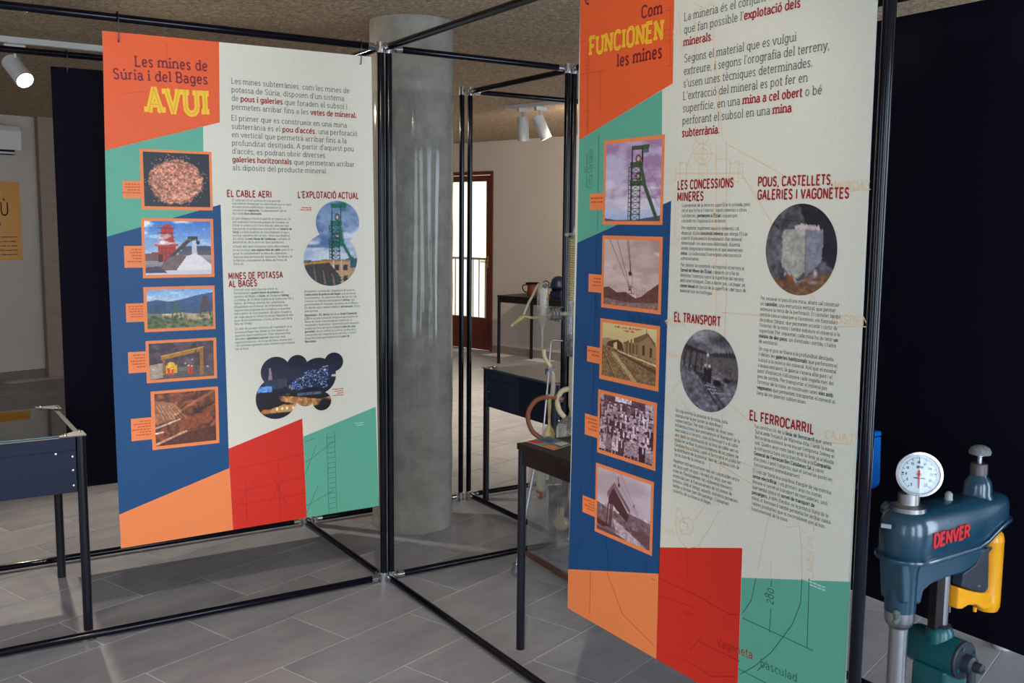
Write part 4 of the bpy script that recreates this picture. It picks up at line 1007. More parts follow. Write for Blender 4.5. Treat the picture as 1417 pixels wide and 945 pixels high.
L.para(['Entre els anys 1918 i 1924 van entrar en', 'funcionament *quatre mines de potassa* a la', 'comarca del Bages: a *Súria*, de l\'empresa *Solvay*;', 'a Cardona, de la Unión Española de Explosivos SA; a', 'Sallent, de Potasas Ibéricas SA i a Balsareny,', 'd\'Explotaciones Potásicas SA. A Balsareny, una', 'segona mina propietat de La Fodina no va arribar', 'mai a entrar en funcionament. Als anys cinquanta', 'del segle passat la Solvay va iniciar l\'explotació dels', 'pous de les Cabanasses, a Súria, al flanc nord de la', 'falla de Tordell.'], (323.3, 402.4), (324.6, 449.7), (8, 406.1, 436))
L.para(['Els més de 100 anys d\'història de l\'explotació de la', 'potassa al Bages han deixat un fort impacte en', 'aquestes quatre poblacions. Totes disposen d\'un', 'abundant *patrimoni cultural* relacionat amb', 'aquesta indústria i, en el cas de Súria, encara avui', 's\'hi continuen generant nous elements patrimonials', 'per al futur.'], (325, 456.6), (325.9, 484.3), (5, 408.1, 474.1))
L.para(['Actualment, la mina de Cabanasses de Súria és', 'l\'*única mina de potassa del Bages* que queda en', 'funcionament. Té una profunditat de 900 m, i de', 'l\'interior se n\'extreu principalment *silvina*, que', 'posteriorment és tractada a la planta de la fàbrica.', 'Els darrers anys, també s\'elabora *sal vacuum*, d\'una', 'gran puresa.'], (420.9, 404.5), (421.4, 431.9), (5, 497.7, 423.8))
L.para(['*Iberpotash* o *ICL Iberia* (del grup *Israel Chemicals*', '*LTD*) és el nom actual de l\'empresa que explota les', 'Mines de Súria. S\'encarrega de l\'extracció, el', 'tractament i la posterior comercialització d\'aquests', 'productes. Avui en dia hi treballen *més de 1.000*', '*persones* i la seu central és a Súria. Un 80% de la', 'seva producció s\'exporta arreu del món a través', 'd\'una terminal que l\'empresa té al *port de*', '*Barcelona*.'], (421.4, 437.6), (422.6, 474), (3, 497.1, 447.6))
PH = [
 (pic_salt, [(193.3, 206.3), (292.8, 209.7), (294.3, 291), (195.2, 290.1)], [(198, 210.5), (289.4, 212.9), (290.5, 286.3), (199.5, 285.7)], ((169, 249.9), (169.6, 274.2)), 'printed photo of a heap of pink salt grains on black', 4),
 (pic_red_plant, [(195.4, 302.2), (294.9, 302.2), (296.6, 382.6), (197.6, 385.5)], [(199.5, 306.2), (290.9, 306), (292.6, 378.4), (201.4, 381.1)], ((171.3, 340.3), (172.4, 370.5)), 'printed photo of a red loading tower and a white salt heap', 5),
 (pic_valley, [(198, 397.9), (296.3, 394.3), (298.7, 454.5), (200.2, 460.6)], [(202.7, 402), (293, 398.2), (295.7, 450.4), (204.4, 455.9)], ((173.8, 420.2), (174.9, 446)), 'printed photo of two headframes in a wooded valley', 5),
 (pic_gallery, [(200.8, 472.2), (298.7, 466.7), (300.7, 522.8), (203.5, 530.8)], [(205.5, 475.7), (294.9, 471), (296.3, 519.8), (207.1, 525.8)], ((176.9, 487.3), (177.7, 516.7)), 'printed photo of a yellow gantry and workers in an underground hall', 5),
 (pic_rock, [(207.4, 542.3), (300.9, 534.3), (304.2, 612.5), (211.8, 622.9)], [(212.6, 545.6), (296.5, 538.5), (300.1, 608.1), (216.5, 618.2)], ((181, 579.7), (182.4, 610.5)), 'printed photo of folded brown salt rock', 6)]
for i, (fn, o_, n_, t_, lab, nl) in enumerate(PH): L.photo(fn(), o_, n_, t_, lab, nl, i)
def circ(Pn, u, v, ru, rv=None):
    rv = rv or ru; a, b = Pn.P(u-ru, v), Pn.P(u+ru, v); c, d = Pn.P(u, v-rv), Pn.P(u, v+rv)
    return ((a[0]+b[0])/2, (c[1]+d[1])/2, (b[0]-a[0])/2, (c[1]-d[1])/2)
def bbox(cs): return (min(c[0]-c[2] for c in cs), min(c[1]-c[3] for c in cs), max(c[0]+c[2] for c in cs), max(c[1]+c[3] for c in cs))
cs = [circ(L, 467, 308, 30, 30), circ(L, 457, 358.5, 37, 37)]
L.discs('printed_photo', pic_eight(), bbox(cs), cs, 0.0008, 'figure-eight shaped printed photo of a green headframe over a plant')
cs = [circ(L, 350+x/8.593, 480+y/8.593, r/8.593) for x, y, r in ((270, 295, 178), (525, 215, 120), (770, 345, 217), (960, 178, 112), (280, 608, 248), (625, 575, 130), (820, 645, 110), (500, 430, 200), (640, 480, 190))]
L.discs('printed_photo', pic_night(), bbox(cs), cs, 0.0008, 'cloud-shaped printed photo of a lit plant at night')
def dashes(Pn, a, n, w, dy, col, seed):
    rs = random.Random(seed); ps = []
    for i in range(n):
        x1, y = Pn.P(a[0], a[1]+i*dy); wl = w*rs.uniform(.6, 1)/380; xx = x1
        while xx > x1-wl:
            l = rs.uniform(.004, .011); ps.append([(xx-l, y), (xx, y), (xx, y+.0036), (xx-l, y+.0036)]); xx -= l+.002
    Pn.polys('caption_text', [(INK[col], ps)], 0.0011)['kind'] = 'stuff'
dashes(L, (430.8, 288.2), 2, 19, 2.9, 'tabink', 1); dashes(L, (475, 538), 4, 16, 2.9, 'tabink', 2); dashes(L, (503, 585), 2, 18, 2.9, 'white', 3)
for u, v in ((163.2, 53), (497.6, 84.5)):
    q = L.P(u, v); hook(LP, (q[0], -0.003, q[1]), BAR_Z, 'y')

# ---- right panel
RP = thing('information_panel', 'hanging information panel titled FUNCIONEN, large and near on the right', 'panel', (0, 0, 0))
R = Panel(RP, 'x', -0.003)
bl, br = R.P(785.5, 841.3), R.P(1169.8, 921.6)
br = (R.P(1172, 880)[0], bl[1]-0.004)
tl, tr = (R.P(803, 5)[0], 2.118), (R.P(1211.5, 5)[0], 2.118)
board(RP, [bl, br, tr, tl], 'x', -0.003, 0.006, INK['cream'])
f = R.px
def at_h(x, y): return (x, y)
xo = R.P(931.2, 60)[0]
ybo = R.P(787.2, 787.8); y_r = R.P(912.3, 793.8)
xred = R.P(1026.8, 790)[0]; xcol = R.P(910, 850)[0]; yred = R.P(970, 758)[1]
yt = R.P(1026.5, 799.5)[1]
R.polys('colour_field', [
 (INK['orange'], [[tl, (xo, 2.118), R.P(931, 115.3), R.P(801.6, 193.6)]]),
 (INK['teal'], [[R.P(801.6, 193.6), R.P(916.3, 124.8), R.P(915.9, 285.0), R.P(798.9, 336)]]),
 (INK['blue'], [[R.P(798.9, 336), R.P(929, 277.7), y_r, (ybo[0]-.002, ybo[1])]]),
 (INK['apricot'], [[(bl[0], ybo[1]), y_r, (xcol, bl[1]-.002), bl]]),
 (INK['red'], [[R.P(912.7, 757.4), R.P(1027.3, 758.2), (xred, bl[1]-.003), (xcol, bl[1]-.002)]]),
 (INK['teal'], [[R.P(1026.4, 799.3), R.P(1177, 805), br, (xred, bl[1]-.003)]])], 0.0004)
def arc(cx, cy, r, a0=0, a1=360, n=18, ry=None):
    ry = ry or r
    return [(cx+r*math.cos(math.radians(a0+(a1-a0)*i/n)), cy+ry*math.sin(math.radians(a0+(a1-a0)*i/n))) for i in range(n+1)]
LC = [[(991, 200), (991, 410), (986, 560)], [(1005.5, 195), (1005, 410), (1000, 571)], [(985.6, 571), (980, 690)], [(999.7, 571), (994, 700)],
 [(962, 5), (975, 12), (986, 4)], [(962, 12), (962, 60)], [(986, 4), (989, 70), (1000, 190)], [(966, 40), (955, 120), (963, 180)], [(988, 90), (996, 190)],
 arc(973, 213, 12, ry=14), arc(973, 213, 7, ry=8), [(958, 213), (988, 213)], [(973, 195), (973, 232)], arc(971, 190, 9), [(935, 240), (1030, 240)],
 [(935, 232), (935, 252)], [(941, 225), (950, 225), (950, 250), (941, 250), (941, 225)], [(950, 232), (958, 212), (966, 176)], [(992, 220), (1010, 220), (1010, 252), (992, 252)],
 [(1011, 228), (1022, 222), (1022, 252), (1011, 248)], [(1022, 228), (1028, 226), (1028, 247), (1022, 246)], [(968, 228), (978, 228), (980, 248), (966, 248), (968, 228)],
 [(930, 340), (944, 330)], [(930, 331), (1000, 331)], [(934, 262), (934, 340)], [(1004, 198), (1120, 262)], [(1025, 238), (1066, 305), (1130, 420)],
 [(1155, 266), (1205, 262)], [(1150, 452), (1204, 452)], [(998, 432), (1150, 445)], [(920, 444), (960, 447)], [(922, 494), (940, 493)], [(944, 522), (932, 540), (956, 572)],
 [(931, 607), (960, 606), (985, 622), (1075, 660)], [(931, 622), (962, 623), (1075, 690)], [(1010, 560), (1060, 600)], arc(946, 728, 6), arc(950, 728, 10, ry=12),
 [(976, 699), (958, 725)], [(947, 724), (942, 706), (938, 703), (935, 712), (935, 730), (940, 748), (952, 758), (966, 756), (978, 738), (996, 706)],
 [(1069.9, 690.6), (1060, 733), (1048, 790)], [(1087, 729), (1103, 729)], [(1101, 706), (1107, 735), (1109.5, 757), (1110, 801)], arc(1080, 665, 9, 0, 360, 12, 14), [(1140, 612), (1183, 616)], [(1120, 615), (1138, 609)], [(1126, 630), (1126, 660)], [(1128, 708), (1126, 735)], [(1068, 775), (1066, 800)], [(939, 15), (945, 80)], [(1127, 795), (1126, 800)]]
R.lines('line_drawing', [
 (INK['line_cream'], LC),
 (INK['line_orange'], [[(803, 103), (838, 97)], [(813.5, 66), (813.5, 118)], [(831, 100), (831, 155)], [(928, 15), (928, 92)], [(922, 15), (931, 13)], [(923, 92), (931, 90)], [(813.5, 118), (813, 188)],
    [(840, 792), (862, 850), (905, 893)], [(817, 790), (816, 850)], [(901, 800), (906, 803)]]),
 (INK['line_teal'], [[(812, 213), (813, 230)], [(812, 260), (812, 243)], [(829, 186), (827, 318)], [(1046, 800), (1040, 830), (1028, 848)], [(1110, 801), (1108, 835), (1096, 865), (1067, 903), (1044, 922), (1024, 933)],
    [(1067, 842), (1065, 875)], [(1068, 803), (1067, 812)], [(1120, 800), (1117, 897)], [(1028, 855), (1125, 900)], [(1048, 928), (1062, 915)], [(1022, 925), (1060, 945)]]),
 (INK['line_blue'], [[(826, 330), (822, 500), (820, 660)], [(806, 662), (804, 690)], [(803, 745), (802, 760)], [(890, 552), (875, 562)], [(908, 604), (918, 604)], [(908, 622), (917, 622)], [(879, 642), (881, 660)], [(840, 632), (838, 660)], [(838, 740), (843, 790)], [(893, 770), (895, 792)]]),
 (INK['line_red'], [[(912, 800), (960, 822), (1010, 850), (1022, 850)], [(915, 825), (960, 840)], [(966, 886), (1024, 915)], [(947, 912), (985, 936), (1018, 936)], [(955, 900), (972, 880)], [(950, 760), (952, 800)]])], 0.0006, 0.0022)
def lt(t, a, b, cap, col, w=55, serif=False): R.line_text(t, a, b, cap, 'drawing_text', col, w, serif, off=0.0007)
lt('MORDAZ', (1154, 262.5), (1204, 262), 11, 'line_cream', 90); lt('SUSPEN', (1148.5, 446), (1203, 451), 11.5, 'line_cream', 90); lt('CAJA D', (1141, 606), (1186, 613), 11, 'line_cream', 90)
lt('oneta', (921, 448.5), (949, 452), 10, 'line_cream'); lt('Eje de la vag', (868.5, 443), (914, 449.5), 10, 'line_blue', 60); lt('de', (925, 493), (938, 496), 9, 'line_cream'); lt('1196', (917, 735), (933, 738), 8, 'line_cream')
lt('280', (1070, 838), (1071, 815), 11, 'line_teal', 70); lt('608,5 int.', (1124.5, 793), (1127, 741), 9, 'line_cream'); lt('Vagoneta', (991.8, 893), (1042, 912), 11, 'line_red', 80); lt('basculad', (1052, 922), (1104, 944), 11, 'line_teal', 80)
lt('582', (946.5, 850), (961, 855), 8, 'line_red'); lt('Cota variable', (819.7, 260.4), (820.8, 205.3), 9, 'line_teal', 55); lt('70', (813.4, 241), (814.2, 230), 9, 'line_teal', 60)
lt('401,5', (815, 176), (815, 150), 8, 'line_orange'); lt('87,5', (815.8, 99), (815.8, 80), 8, 'line_orange'); lt('227', (925.4, 61), (925.8, 37), 9, 'line_orange'); lt('173', (936, 61), (936.5, 37), 7, 'line_cream'); lt('2520 ap', (828, 440), (827, 406), 8, 'line_blue'); lt('1650', (812.6, 498), (811, 470), 8, 'line_blue')
R.line_text('Com', (887.3, 25), (917, 18.8), 16, 'title_text', 'plum', 112, True)
R.line_text('FUNCIONEN', (815.4, 76.6), (918.4, 53.2), 23.6, 'title_text', 'yellow', 150, True)
R.line_text('FUNCIONEN', (815.4, 76.6), (918.4, 53.2), 23.6, 'title_wear', 'wear', 24, False, off=0.0014, track=(150-70)*.55)['kind'] = 'stuff'
R.line_text('les mines', (853.5, 92.7), (917, 79.2), 17, 'title_text', 'plum', 112, True)
R.para(['La mineria és el conjunt d\'activitats', 'que fan possible l\'*explotació dels*', '*minerals*.'], (946.7, 29.3), (946.5, 64), (1, 1108.9, 11.1), colb='inkred')
R.para(['Segons el material que es vulgui', 'extreure, i segons l\'orografia del terreny,', 's\'usen unes tècniques determinades.', 'L\'extracció del mineral es pot fer en', 'superfície, en una *mina a cel obert* o bé', 'perforant el subsol en una *mina*', '*subterrània*.'], (946.7, 86.7), (946, 189.3), (4, 1140, 131.1), colb='inkred')
for t, a, b, c in (('LES CONCESSIONS', (937.6, 261.9), (1015.6, 258.6), 11.4), ('MINERES', (937.3, 278.2), (974, 277), 11.4), ('POUS, CASTELLETS,', (1048.8, 257.8), (1153, 255), 12.2), ('GALERIES I VAGONETES', (1048.3, 275.7), (1175.5, 273.8), 12.4), ('EL TRANSPORT', (932.9, 443.8), (997.5, 451.5), 11.6), ('EL FERROCARRIL', (1037.2, 580), (1126.8, 600.6), 12.2)):
    R.line_text(t, a, b, c, weight=145)
R.para(['La propietat de la terra en superfície és privada, però', 'tot el que hi ha a l\'interior, siguin minerals o altres', 'substàncies, *pertanyen a l\'Estat* i aquest pot', 'concedir-ne l\'explotació a un tercer.'], (944, 286.3), (943.8, 307.5), (0, 1038.6, 285.9))
R.para(['Per explotar legalment aquests minerals, cal', 'disposar d\'una *concessió minera* que atorga l\'Estat', 'a partir d\'una petició d\'explotació d\'un mineral', 'determinat i en una zona delimitada. Aquesta', 'unitat d\'explotació minera és el que anomenem', '*mina*, i a cadascuna li correspon una concessió', 'administrativa.'], (943.5, 317.3), (942.5, 359.2), (1, 1035, 326.3))
R.para(['Per obtenir la concessió, cal registrar el terreny al', '*Servei de Mines de l\'Estat*, i després se n\'ha de', 'delimitar l\'extensió sobre la superfície del terreny', 'amb unes estaques. Com a darrer pas, cal pagar un', '*cànon anual* en funció de la superfície i del tipus de', 'material que se n\'extregui.'], (942.2, 368.4), (941.4, 403.8), (4, 1032.9, 403.8))
R.para(['Per excavar el pou d\'una mina, abans cal construir', 'un *castellet*, una estructura vertical, que permet', 'extreure la terra de la perforació. El castellet també', 'servirà com a caixa per a l\'ascensor, els funiculars', 'de trabuc (skips), que permeten accedir i sortir de', 'l\'interior de la mina i també extreure el mineral a la', 'superfície. Per seguretat, cada mina ha de tenir *un*', '*mínim de dos pous*, un d\'entrada i sortida, i l\'altre', 'de ventilació.'], (1052.6, 414.4), (1050.4, 474.1), (0, 1162, 424.3))
R.para(['Un cop el pou arribava a la profunditat desitjada,', 's\'obrien les *galeries horitzontals* que perforaven el', 'subsol a la recerca del mineral. Així que el mineral', 's\'anava extraient, la galeria s\'anava allargant i el', 'punt d\'extracció s\'allunyava cada vegada més del', 'pou de sortida. Per transportar el mineral per', 'l\'interior de la mina, es construïen unes *vies amb*', '*vagonetes* que permetien transportar el mineral al', 'llarg de les galeries subterrànies.'], (1050, 484.2), (1047.6, 545.3), (1, 1159, 509.4))
R.para(['Un cop extreta la potassa de la mina, calia', 'transportar-la per poder-la distribuir i', 'comercialitzar. Per això s\'havien de crear unes', 'infraestructures que permetessin el transport de la', 'mercaderia a l\'engròs, com el ferrocarril o el cable', 'aeri. Amb la construcció de la línia de cable aeri es', 'podia fer arribar la potassa extreta de les mines de', 'Cardona fins a Súria, i amb el ferrocarril es podia fer', 'la distribució de la potassa, tant de Cardona com de', 'Súria, fora de la comarca.'], (935.2, 569.2), (932.5, 629.7), (7, 1024.6, 643))
R.para(['Aquestes infraestructures van ser construïdes entre', 'els anys 1918 i el 1930, i durant els anys que van', 'estar en funcionament van esdevenir elements', 'essencials per al funcionament de les mines de', 'potassa. Amb el temps, aquests elements passarien', 'també a formar part del paisatge i l\'imaginari', 'col·lectiu de la mineria al Bages.'], (932.2, 638.6), (930.7, 679.8), (4, 1020.7, 695.7))
R.para(['La construcció de la *línia de ferrocarril* que uneix', 'Súria amb l\'estació de Manresa-Alta, i amb la xarxa', 'ferroviària existent la va iniciar l\'empresa Solvay el', '1918. Quatre anys més tard i amb la línia ja acabada,', 'la infraestructura seria transferida a la *Compañía*', '*General de Ferrocarriles Catalanes SA* a canvi', 'd\'accions i amb l\'objectiu que el servei es posés en', 'funcionament immediatament.'], (1045.2, 591.4), (1043, 643.8), (3, 1155.1, 641.9))
R.para(['El tren de Súria era una línia d\'ample de via mètrica,', '*sense electrificar*, i els primers anys no només', 'donava el servei al transport de mercaderies, sinó', 'que també oferia el *servei de transport de*', '*passatgers.* A més d\'endur-se la potassa lluny de la', 'mina, el ferrocarril també permetia fer arribar carbó', 'i altres productes que es necessitaven per al bon', 'funcionament de la mina.'], (1042, 652.8), (1039.5, 705.1), (5, 1149.4, 724.2))
PH = [
 (lambda: pic_tower(True), [(836.3, 194.8), (919.6, 186.2), (917.8, 311.4), (834.8, 310.4)], [(839.3, 199.6), (916, 191.9), (914.2, 305.9), (837.8, 305.9)], ((817, 268), (817, 290.7)), 'printed photo of a green headframe under a mauve sky', 2),
 (pic_cable, [(834.2, 325.5), (917.3, 327.9), (915, 435.4), (832, 424.9)], [(836.8, 330.9), (913.2, 333.1), (911.1, 429.7), (835.7, 420)], ((815, 378.8), (815, 403.5)), 'sepia printed photo of cableway buckets over hills', 3),
 (pic_station, [(831.7, 439.9), (914.2, 451.8), (911, 542.1), (829.1, 523.6)], [(834.4, 445.5), (910.1, 456.7), (906.9, 535.6), (832.9, 517.6)], ((812.9, 478.2), (812.2, 499.8)), 'sepia printed postcard of a railway station and train', 2),
 (pic_crowd, [(828.6, 538), (910.2, 558.2), (906.6, 652.1), (826.1, 625)], [(831.4, 543.5), (906.2, 562.5), (902.9, 645), (829.2, 621.1)], ((809.9, 571.8), (809, 600.6)), 'sepia printed group photo of workers in rows', 4),
 (pic_hopper, [(825.5, 639.5), (905.9, 667.8), (901.8, 769.6), (822.8, 734.1)], [(828.2, 645.4), (902.2, 671.2), (898.6, 762.3), (825.8, 730.3)], ((806.6, 684.9), (805.9, 708)), 'sepia printed photo of a roofed loading hopper on a slope', 4)]
for i, (fn, o_, n_, t_, lab, nl) in enumerate(PH): R.photo(fn(), o_, n_, t_, lab, nl, 20+i)
cs = [circ(R, 1109.5, 345.4, 49.5, 63.6)]
R.discs('printed_photo', pic_wagon(), bbox(cs), cs, 0.0008, 'round printed photo of a white ore wagon underground')
cs = [circ(R, 981.7, 513.2, 40.5, 57.2)]
R.discs('printed_photo', pic_tunnel(), bbox(cs), cs, 0.0008, 'round grey printed photo of a mine tunnel with rails')
dashes(R, (1142, 814), 2, 22, 4, 'white', 5)
for u in (815.5, 1190):
    q = R.P(u, 20); hook(RP, (-0.003, -q[0], 2.108), BAR_Z, 'x')

# ---- black boards
def black_board(label, axis, front, s0, s1, z0, z1, hooks, group=None):
    root = thing('black_panel', label, 'panel')
    board(root, [(s0, z0), (s1, z0), (s1, z1), (s0, z1)], axis, front, 0.006, M_BLACK)
    for h in hooks:
        p = (h, front, z1-.01) if axis == 'y' else (front, -h, z1-.01)
        hook(root, p, BAR_Z, axis)
    return root
# ---------------------------------------------------------------- tube frames
TR = 0.0135
def frame(label, posts, bars):
    """posts: (x, y); bars: ((x0, y0), (x1, y1), which) with which in 'b' bottom, 't' top, 'bt' both"""
    root = thing('tube_scaffold', label, 'scaffold')
    tm = None
    for x, y in posts:
        o = obj('post', tube(NB(), (0, 0, .012), (0, 0, BAR_Z-.008), TR, 20), M_TUBE, root, smooth=40); o.location = (x, y, 0)
        for z in (.021, BAR_Z):
            bm = NB(); tube(bm, (x, y, z-.021), (x, y, z+.021), TR+.0035, 16)
            for (xx, yy) in (): pass
            obj('corner_fitting', bm, M_CHROME, root, smooth=40)
    for (a, b, w) in bars:
        for z in ([.021] if 'b' in w else [])+([BAR_Z] if 't' in w else []):
            A, B = Vector((*a, z)), Vector((*b, z)); d = (B-A).normalized()
            obj('bar', tube(NB(), A+d*.055, B-d*.055, TR, 20), M_TUBE, root, smooth=40)
            for p, s in ((A, 1), (B, -1)):
                bm = NB(); tube(bm, p+d*s*.012, p+d*s*.03, .008, 12); tube(bm, p+d*s*.03, p+d*s*.056, TR+.001, 16)
                n_ = Vector((-d.y, d.x, 0)); tube(bm, p+d*s*.022-n_*.016, p+d*s*.022+n_*.016, .005, 8)
                obj('connector', bm, M_CHROME, root, smooth=40)
    return root
LX = -.017
frame('black tube scaffold with chrome joints around the left vitrine and AVUI panel', [(LX, 0), (LX, .92), (-1.98, 0), (-1.98, .92)],
      [((-1.98, 0), (LX, 0), 'bt'), ((-1.98, .92), (LX, .92), 'bt'), ((LX, 0), (LX, .92), 'bt'), ((-1.98, 0), (-1.98, .92), 'bt')])
frame('black tube scaffold with chrome joints around the concrete column and large panel', [(.017, 0), (.883, 0), (.017, .92), (.868, .92), (0.0, -2.335), (.9, -2.60)],
      [((.017, 0), (.883, 0), 'bt'), ((.017, .92), (.868, .92), 'b'), ((.0, 0), (.0, -2.335), 'bt'), ((.9, 0), (.9, -2.60), 'bt')])
frame('black tube scaffold with chrome joints around the dark vitrine behind the column', [(.917, 0), (.917, .92), (1.95, 0), (1.95, .92)],
      [((.917, 0), (.917, .92), 'bt'), ((.917, .92), (1.95, .92), 'bt'), ((.917, 0), (1.95, 0), 'bt'), ((1.95, 0), (1.95, .92), 'bt')])
a = on_y(76, 92, .917); b = on_y(90, 677, .917)
x0 = (a.x+b.x)/2
black_board('plain black board hanging at the back of the left frame', 'y', .917, x0, x0+1.0, b.z, a.z, (on_y(92, 80, .917).x, x0+.88))
zb_ = on_x(1183, 818, .897).z; zt_ = on_x(1240, 24, .897).z
black_board('large plain black board hanging behind the drilling-like machine at the right edge', 'x', .897, 1.33, 2.52, zb_, zt_, (1.42, 2.4))['label'] = 'large plain black board hanging behind the blue machine at the right edge'

# ---------------------------------------------------------------- vitrines
M_INNER = mat('vitrine_inner_felt', rgb(70, 62, 60), .7)
M_PLATE = mat('grey_corner_plate', rgb(92, 90, 96), .4, metal=.6)
M_GLTOP = clear_glass('vitrine_glass', (.96, .97, .97), 0.01, .9)
M_EDGE = mat('glass_edge', rgb(110, 140, 150), .2)
def vitrine(label, x, y, wx, wy, h=.735, deep=.215):
    """corner (x, y) is the min corner"""
    t = thing('display_case', label, 'display case', (x, y, 0))
    r = .0165
    for cx, cy in ((r, r), (wx-r, r), (r, wy-r), (wx-r, wy-r)):
        o = obj('leg', tube(NB(), (0, 0, 0), (0, 0, h-.012), r, 20), M_BLACKLEG, t, smooth=40); o.location = (cx, cy, 0)
        bm = NB(); sx = 1 if cx < wx/2 else -1; sy = 1 if cy < wy/2 else -1
        prism(bm, [(cx-sx*r*1.1, cy-sy*r*1.1), (cx+sx*.07, cy-sy*r*1.1), (cx+sx*.07, cy+sy*.005), (cx+sx*.005, cy+sy*.07), (cx-sx*r*1.1, cy+sy*.07)], h-.012, h-.008)
        obj('corner_plate', bm, M_PLATE, t)
        for dx, dy in ((.05, -.004), (-.004, .05)):
            obj('screw', lathe(NB(), [(.006, 0), (.006, .004), (.0035, .008), (.001, .009)], (cx+sx*dx, cy+sy*dy, h-.008), n=10), M_CHROME, t, smooth=40)
    g0 = .012; e = .034
    for lo, hi in (((e, g0, h-deep), (wx-e, g0+.012, h-.03)), ((e, wy-g0-.012, h-deep), (wx-e, wy-g0, h-.03)), ((g0, e, h-deep), (g0+.012, wy-e, h-.03)), ((wx-g0-.012, e, h-deep), (wx-g0, wy-e, h-.03))):
        obj('side_panel', box(NB(), lo, hi), M_DARKMETAL, t, bevel=.001)
    for lo, hi in (((e, g0-.005, h-.062), (wx-e, g0+.016, h-.014)), ((e, wy-g0-.016, h-.062), (wx-e, wy-g0+.005, h-.014)), ((g0-.005, e, h-.062), (g0+.016, wy-e, h-.014)), ((wx-g0-.016, e, h-.062), (wx-g0+.005, wy-e, h-.014))):
        obj('top_rail', box(NB(), lo, hi), M_DARKMETAL, t, bevel=.0015)
    for z in (h-.085, h-.135, h-.19):
        for cx in (e+.012, wx-e-.012): obj('bolt', lathe(NB(), [(.0042, 0), (.0035, .0025), (.001, .003)], (cx, g0-.0002, z), (0, -1, 0), 10), M_CHROME, t, smooth=40)
        for cy in (e+.012, wy-e-.012): obj('bolt', lathe(NB(), [(.0042, 0), (.0035, .0025), (.001, .003)], (g0-.0002, cy, z), (-1, 0, 0), 10), M_CHROME, t, smooth=40)
    for cx in (.1, wx-.1): obj('bolt', lathe(NB(), [(.0042, 0), (.0035, .0025), (.001, .003)], (cx, g0-.0002, h-.07), (0, -1, 0), 10), M_CHROME, t, smooth=40)
    obj('case_floor', box(NB(), (.026, .026, h-deep), (wx-.026, wy-.026, h-deep+.012)), M_INNER, t)
    obj('glass_top', box(NB(), (.03, .03, h-.013), (wx-.03, wy-.03, h-.0085)), M_GLTOP, t)
    gt = bpy.context.scene.collection.objects[-1]
    bm = NB()
    for a_, b_ in (((.03, .0285, h-.0128), (wx-.03, .03, h-.0087)), ((.03, wy-.03, h-.0128), (wx-.03, wy-.0285, h-.0087)), ((.0285, .03, h-.0128), (.03, wy-.03, h-.0087)), ((wx-.03, .03, h-.0128), (wx-.0285, wy-.03, h-.0087))): box(bm, a_, b_)
    obj('glass_edge', bm, M_EDGE, gt)
    return t
vitrine('blue-black glass-topped display case at the left edge', -1.130-1.0, .094, 1.0, .665, h=.733)
vitrine('dark glass-topped display case behind the tube posts in the middle', .965, .20, .85, .66, h=.733)

# ---------------------------------------------------------------- tables
def table(label, x, y, wx, wy, h, r=.015, rot=0.0, apron=.05, overh=0.0, legs4=None):
    t = thing('table', label, 'table', (x, y, 0), rot)
    obj('table_top', box(NB(), (-overh, -overh, h-.022), (wx+overh, wy+overh, h)), M_BLACKTOP, t, bevel=.002)
    bm = NB(); q = .006
    for lo, hi in (((q, q, h-.022-apron), (wx-q, q+.02, h-.022)), ((q, wy-q-.02, h-.022-apron), (wx-q, wy-q, h-.022)), ((q, q+.02, h-.022-apron), (q+.02, wy-q-.02, h-.022)), ((wx-q-.02, q+.02, h-.022-apron), (wx-q, wy-q-.02, h-.022))): box(bm, lo, hi)
    obj('apron', bm, M_BLACKTOP, t)
    for cx, cy in legs4 or ((r, r), (wx-r, r), (r, wy-r), (wx-r, wy-r)):
        o = obj('leg', tube(NB(), (0, 0, 0), (0, 0, h-.0225), r, 18), M_BLACKLEG, t, smooth=40); o.location = (cx, cy, 0)
    return t
table('black table half hidden behind the large panel, with a leaflet on its corner', .100, -1.80, .45, .968, .738, r=.0145)
# leaflet
c4 = [on_z(u, v, .7385) for u, v in ((729.2, 611.3), (758.3, 604), (794, 614.5), (766.5, 622.8))]
lf = thing('leaflet', 'colourful folded leaflet lying on the black table corner', 'leaflet', (0, 0, 0))
def quad(s, t, z): 
    p = (c4[0]*(1-s)+c4[3]*s)*(1-t)+(c4[1]*(1-s)+c4[2]*s)*t; return Vector((p.x, p.y, z))
bm = NB(); a = [quad(s, t, .7385) for s, t in ((0, 0), (1, 0), (1, 1), (0, 1))]; b_ = [v+Vector((0, 0, .0012)) for v in a]
va = [bm.verts.new(v) for v in a]; vb = [bm.verts.new(v) for v in b_]; bm.faces.new(va[::-1]); bm.faces.new(vb)
for i in range(4): bm.faces.new((va[i], va[(i+1) % 4], vb[(i+1) % 4], vb[i]))
obj('sheet', bm, INK['cream'], lf)
bm = NB(); ms = ['red', 'teal', 'orange', 'blue', 'apricot', 'cream']
mats_ = [INK[k] for k in ms]+[mat('print_grey_blue', rgb(92, 116, 136), .4)]
for pts, mi in (([(0, 0), (1, 0), (1, 1), (0, 1)], 6), ([(0, 0), (.28, 0), (.4, .35), (0, .3)], 0), ([(.28, 0), (.5, 0), (.62, .4), (.4, .35)], 1), ([(.5, 0), (1, 0), (1, .3), (.58, .22)], 2), ([(.6, .1), (.95, .12), (.9, .35), (.64, .3)], 4), ([(.1, .45), (.5, .5), (.4, .8), (.15, .7)], 3), ([(.6, .5), (.9, .5), (.9, .9), (.65, .9)], 5)):
    bm.faces.new([bm.verts.new(quad(s, t, .7399+.0001*(mi != 6)+.00005*(mi == 4))) for s, t in pts]).material_index = mi
obj('printed_cover', bm, mats_, lf)

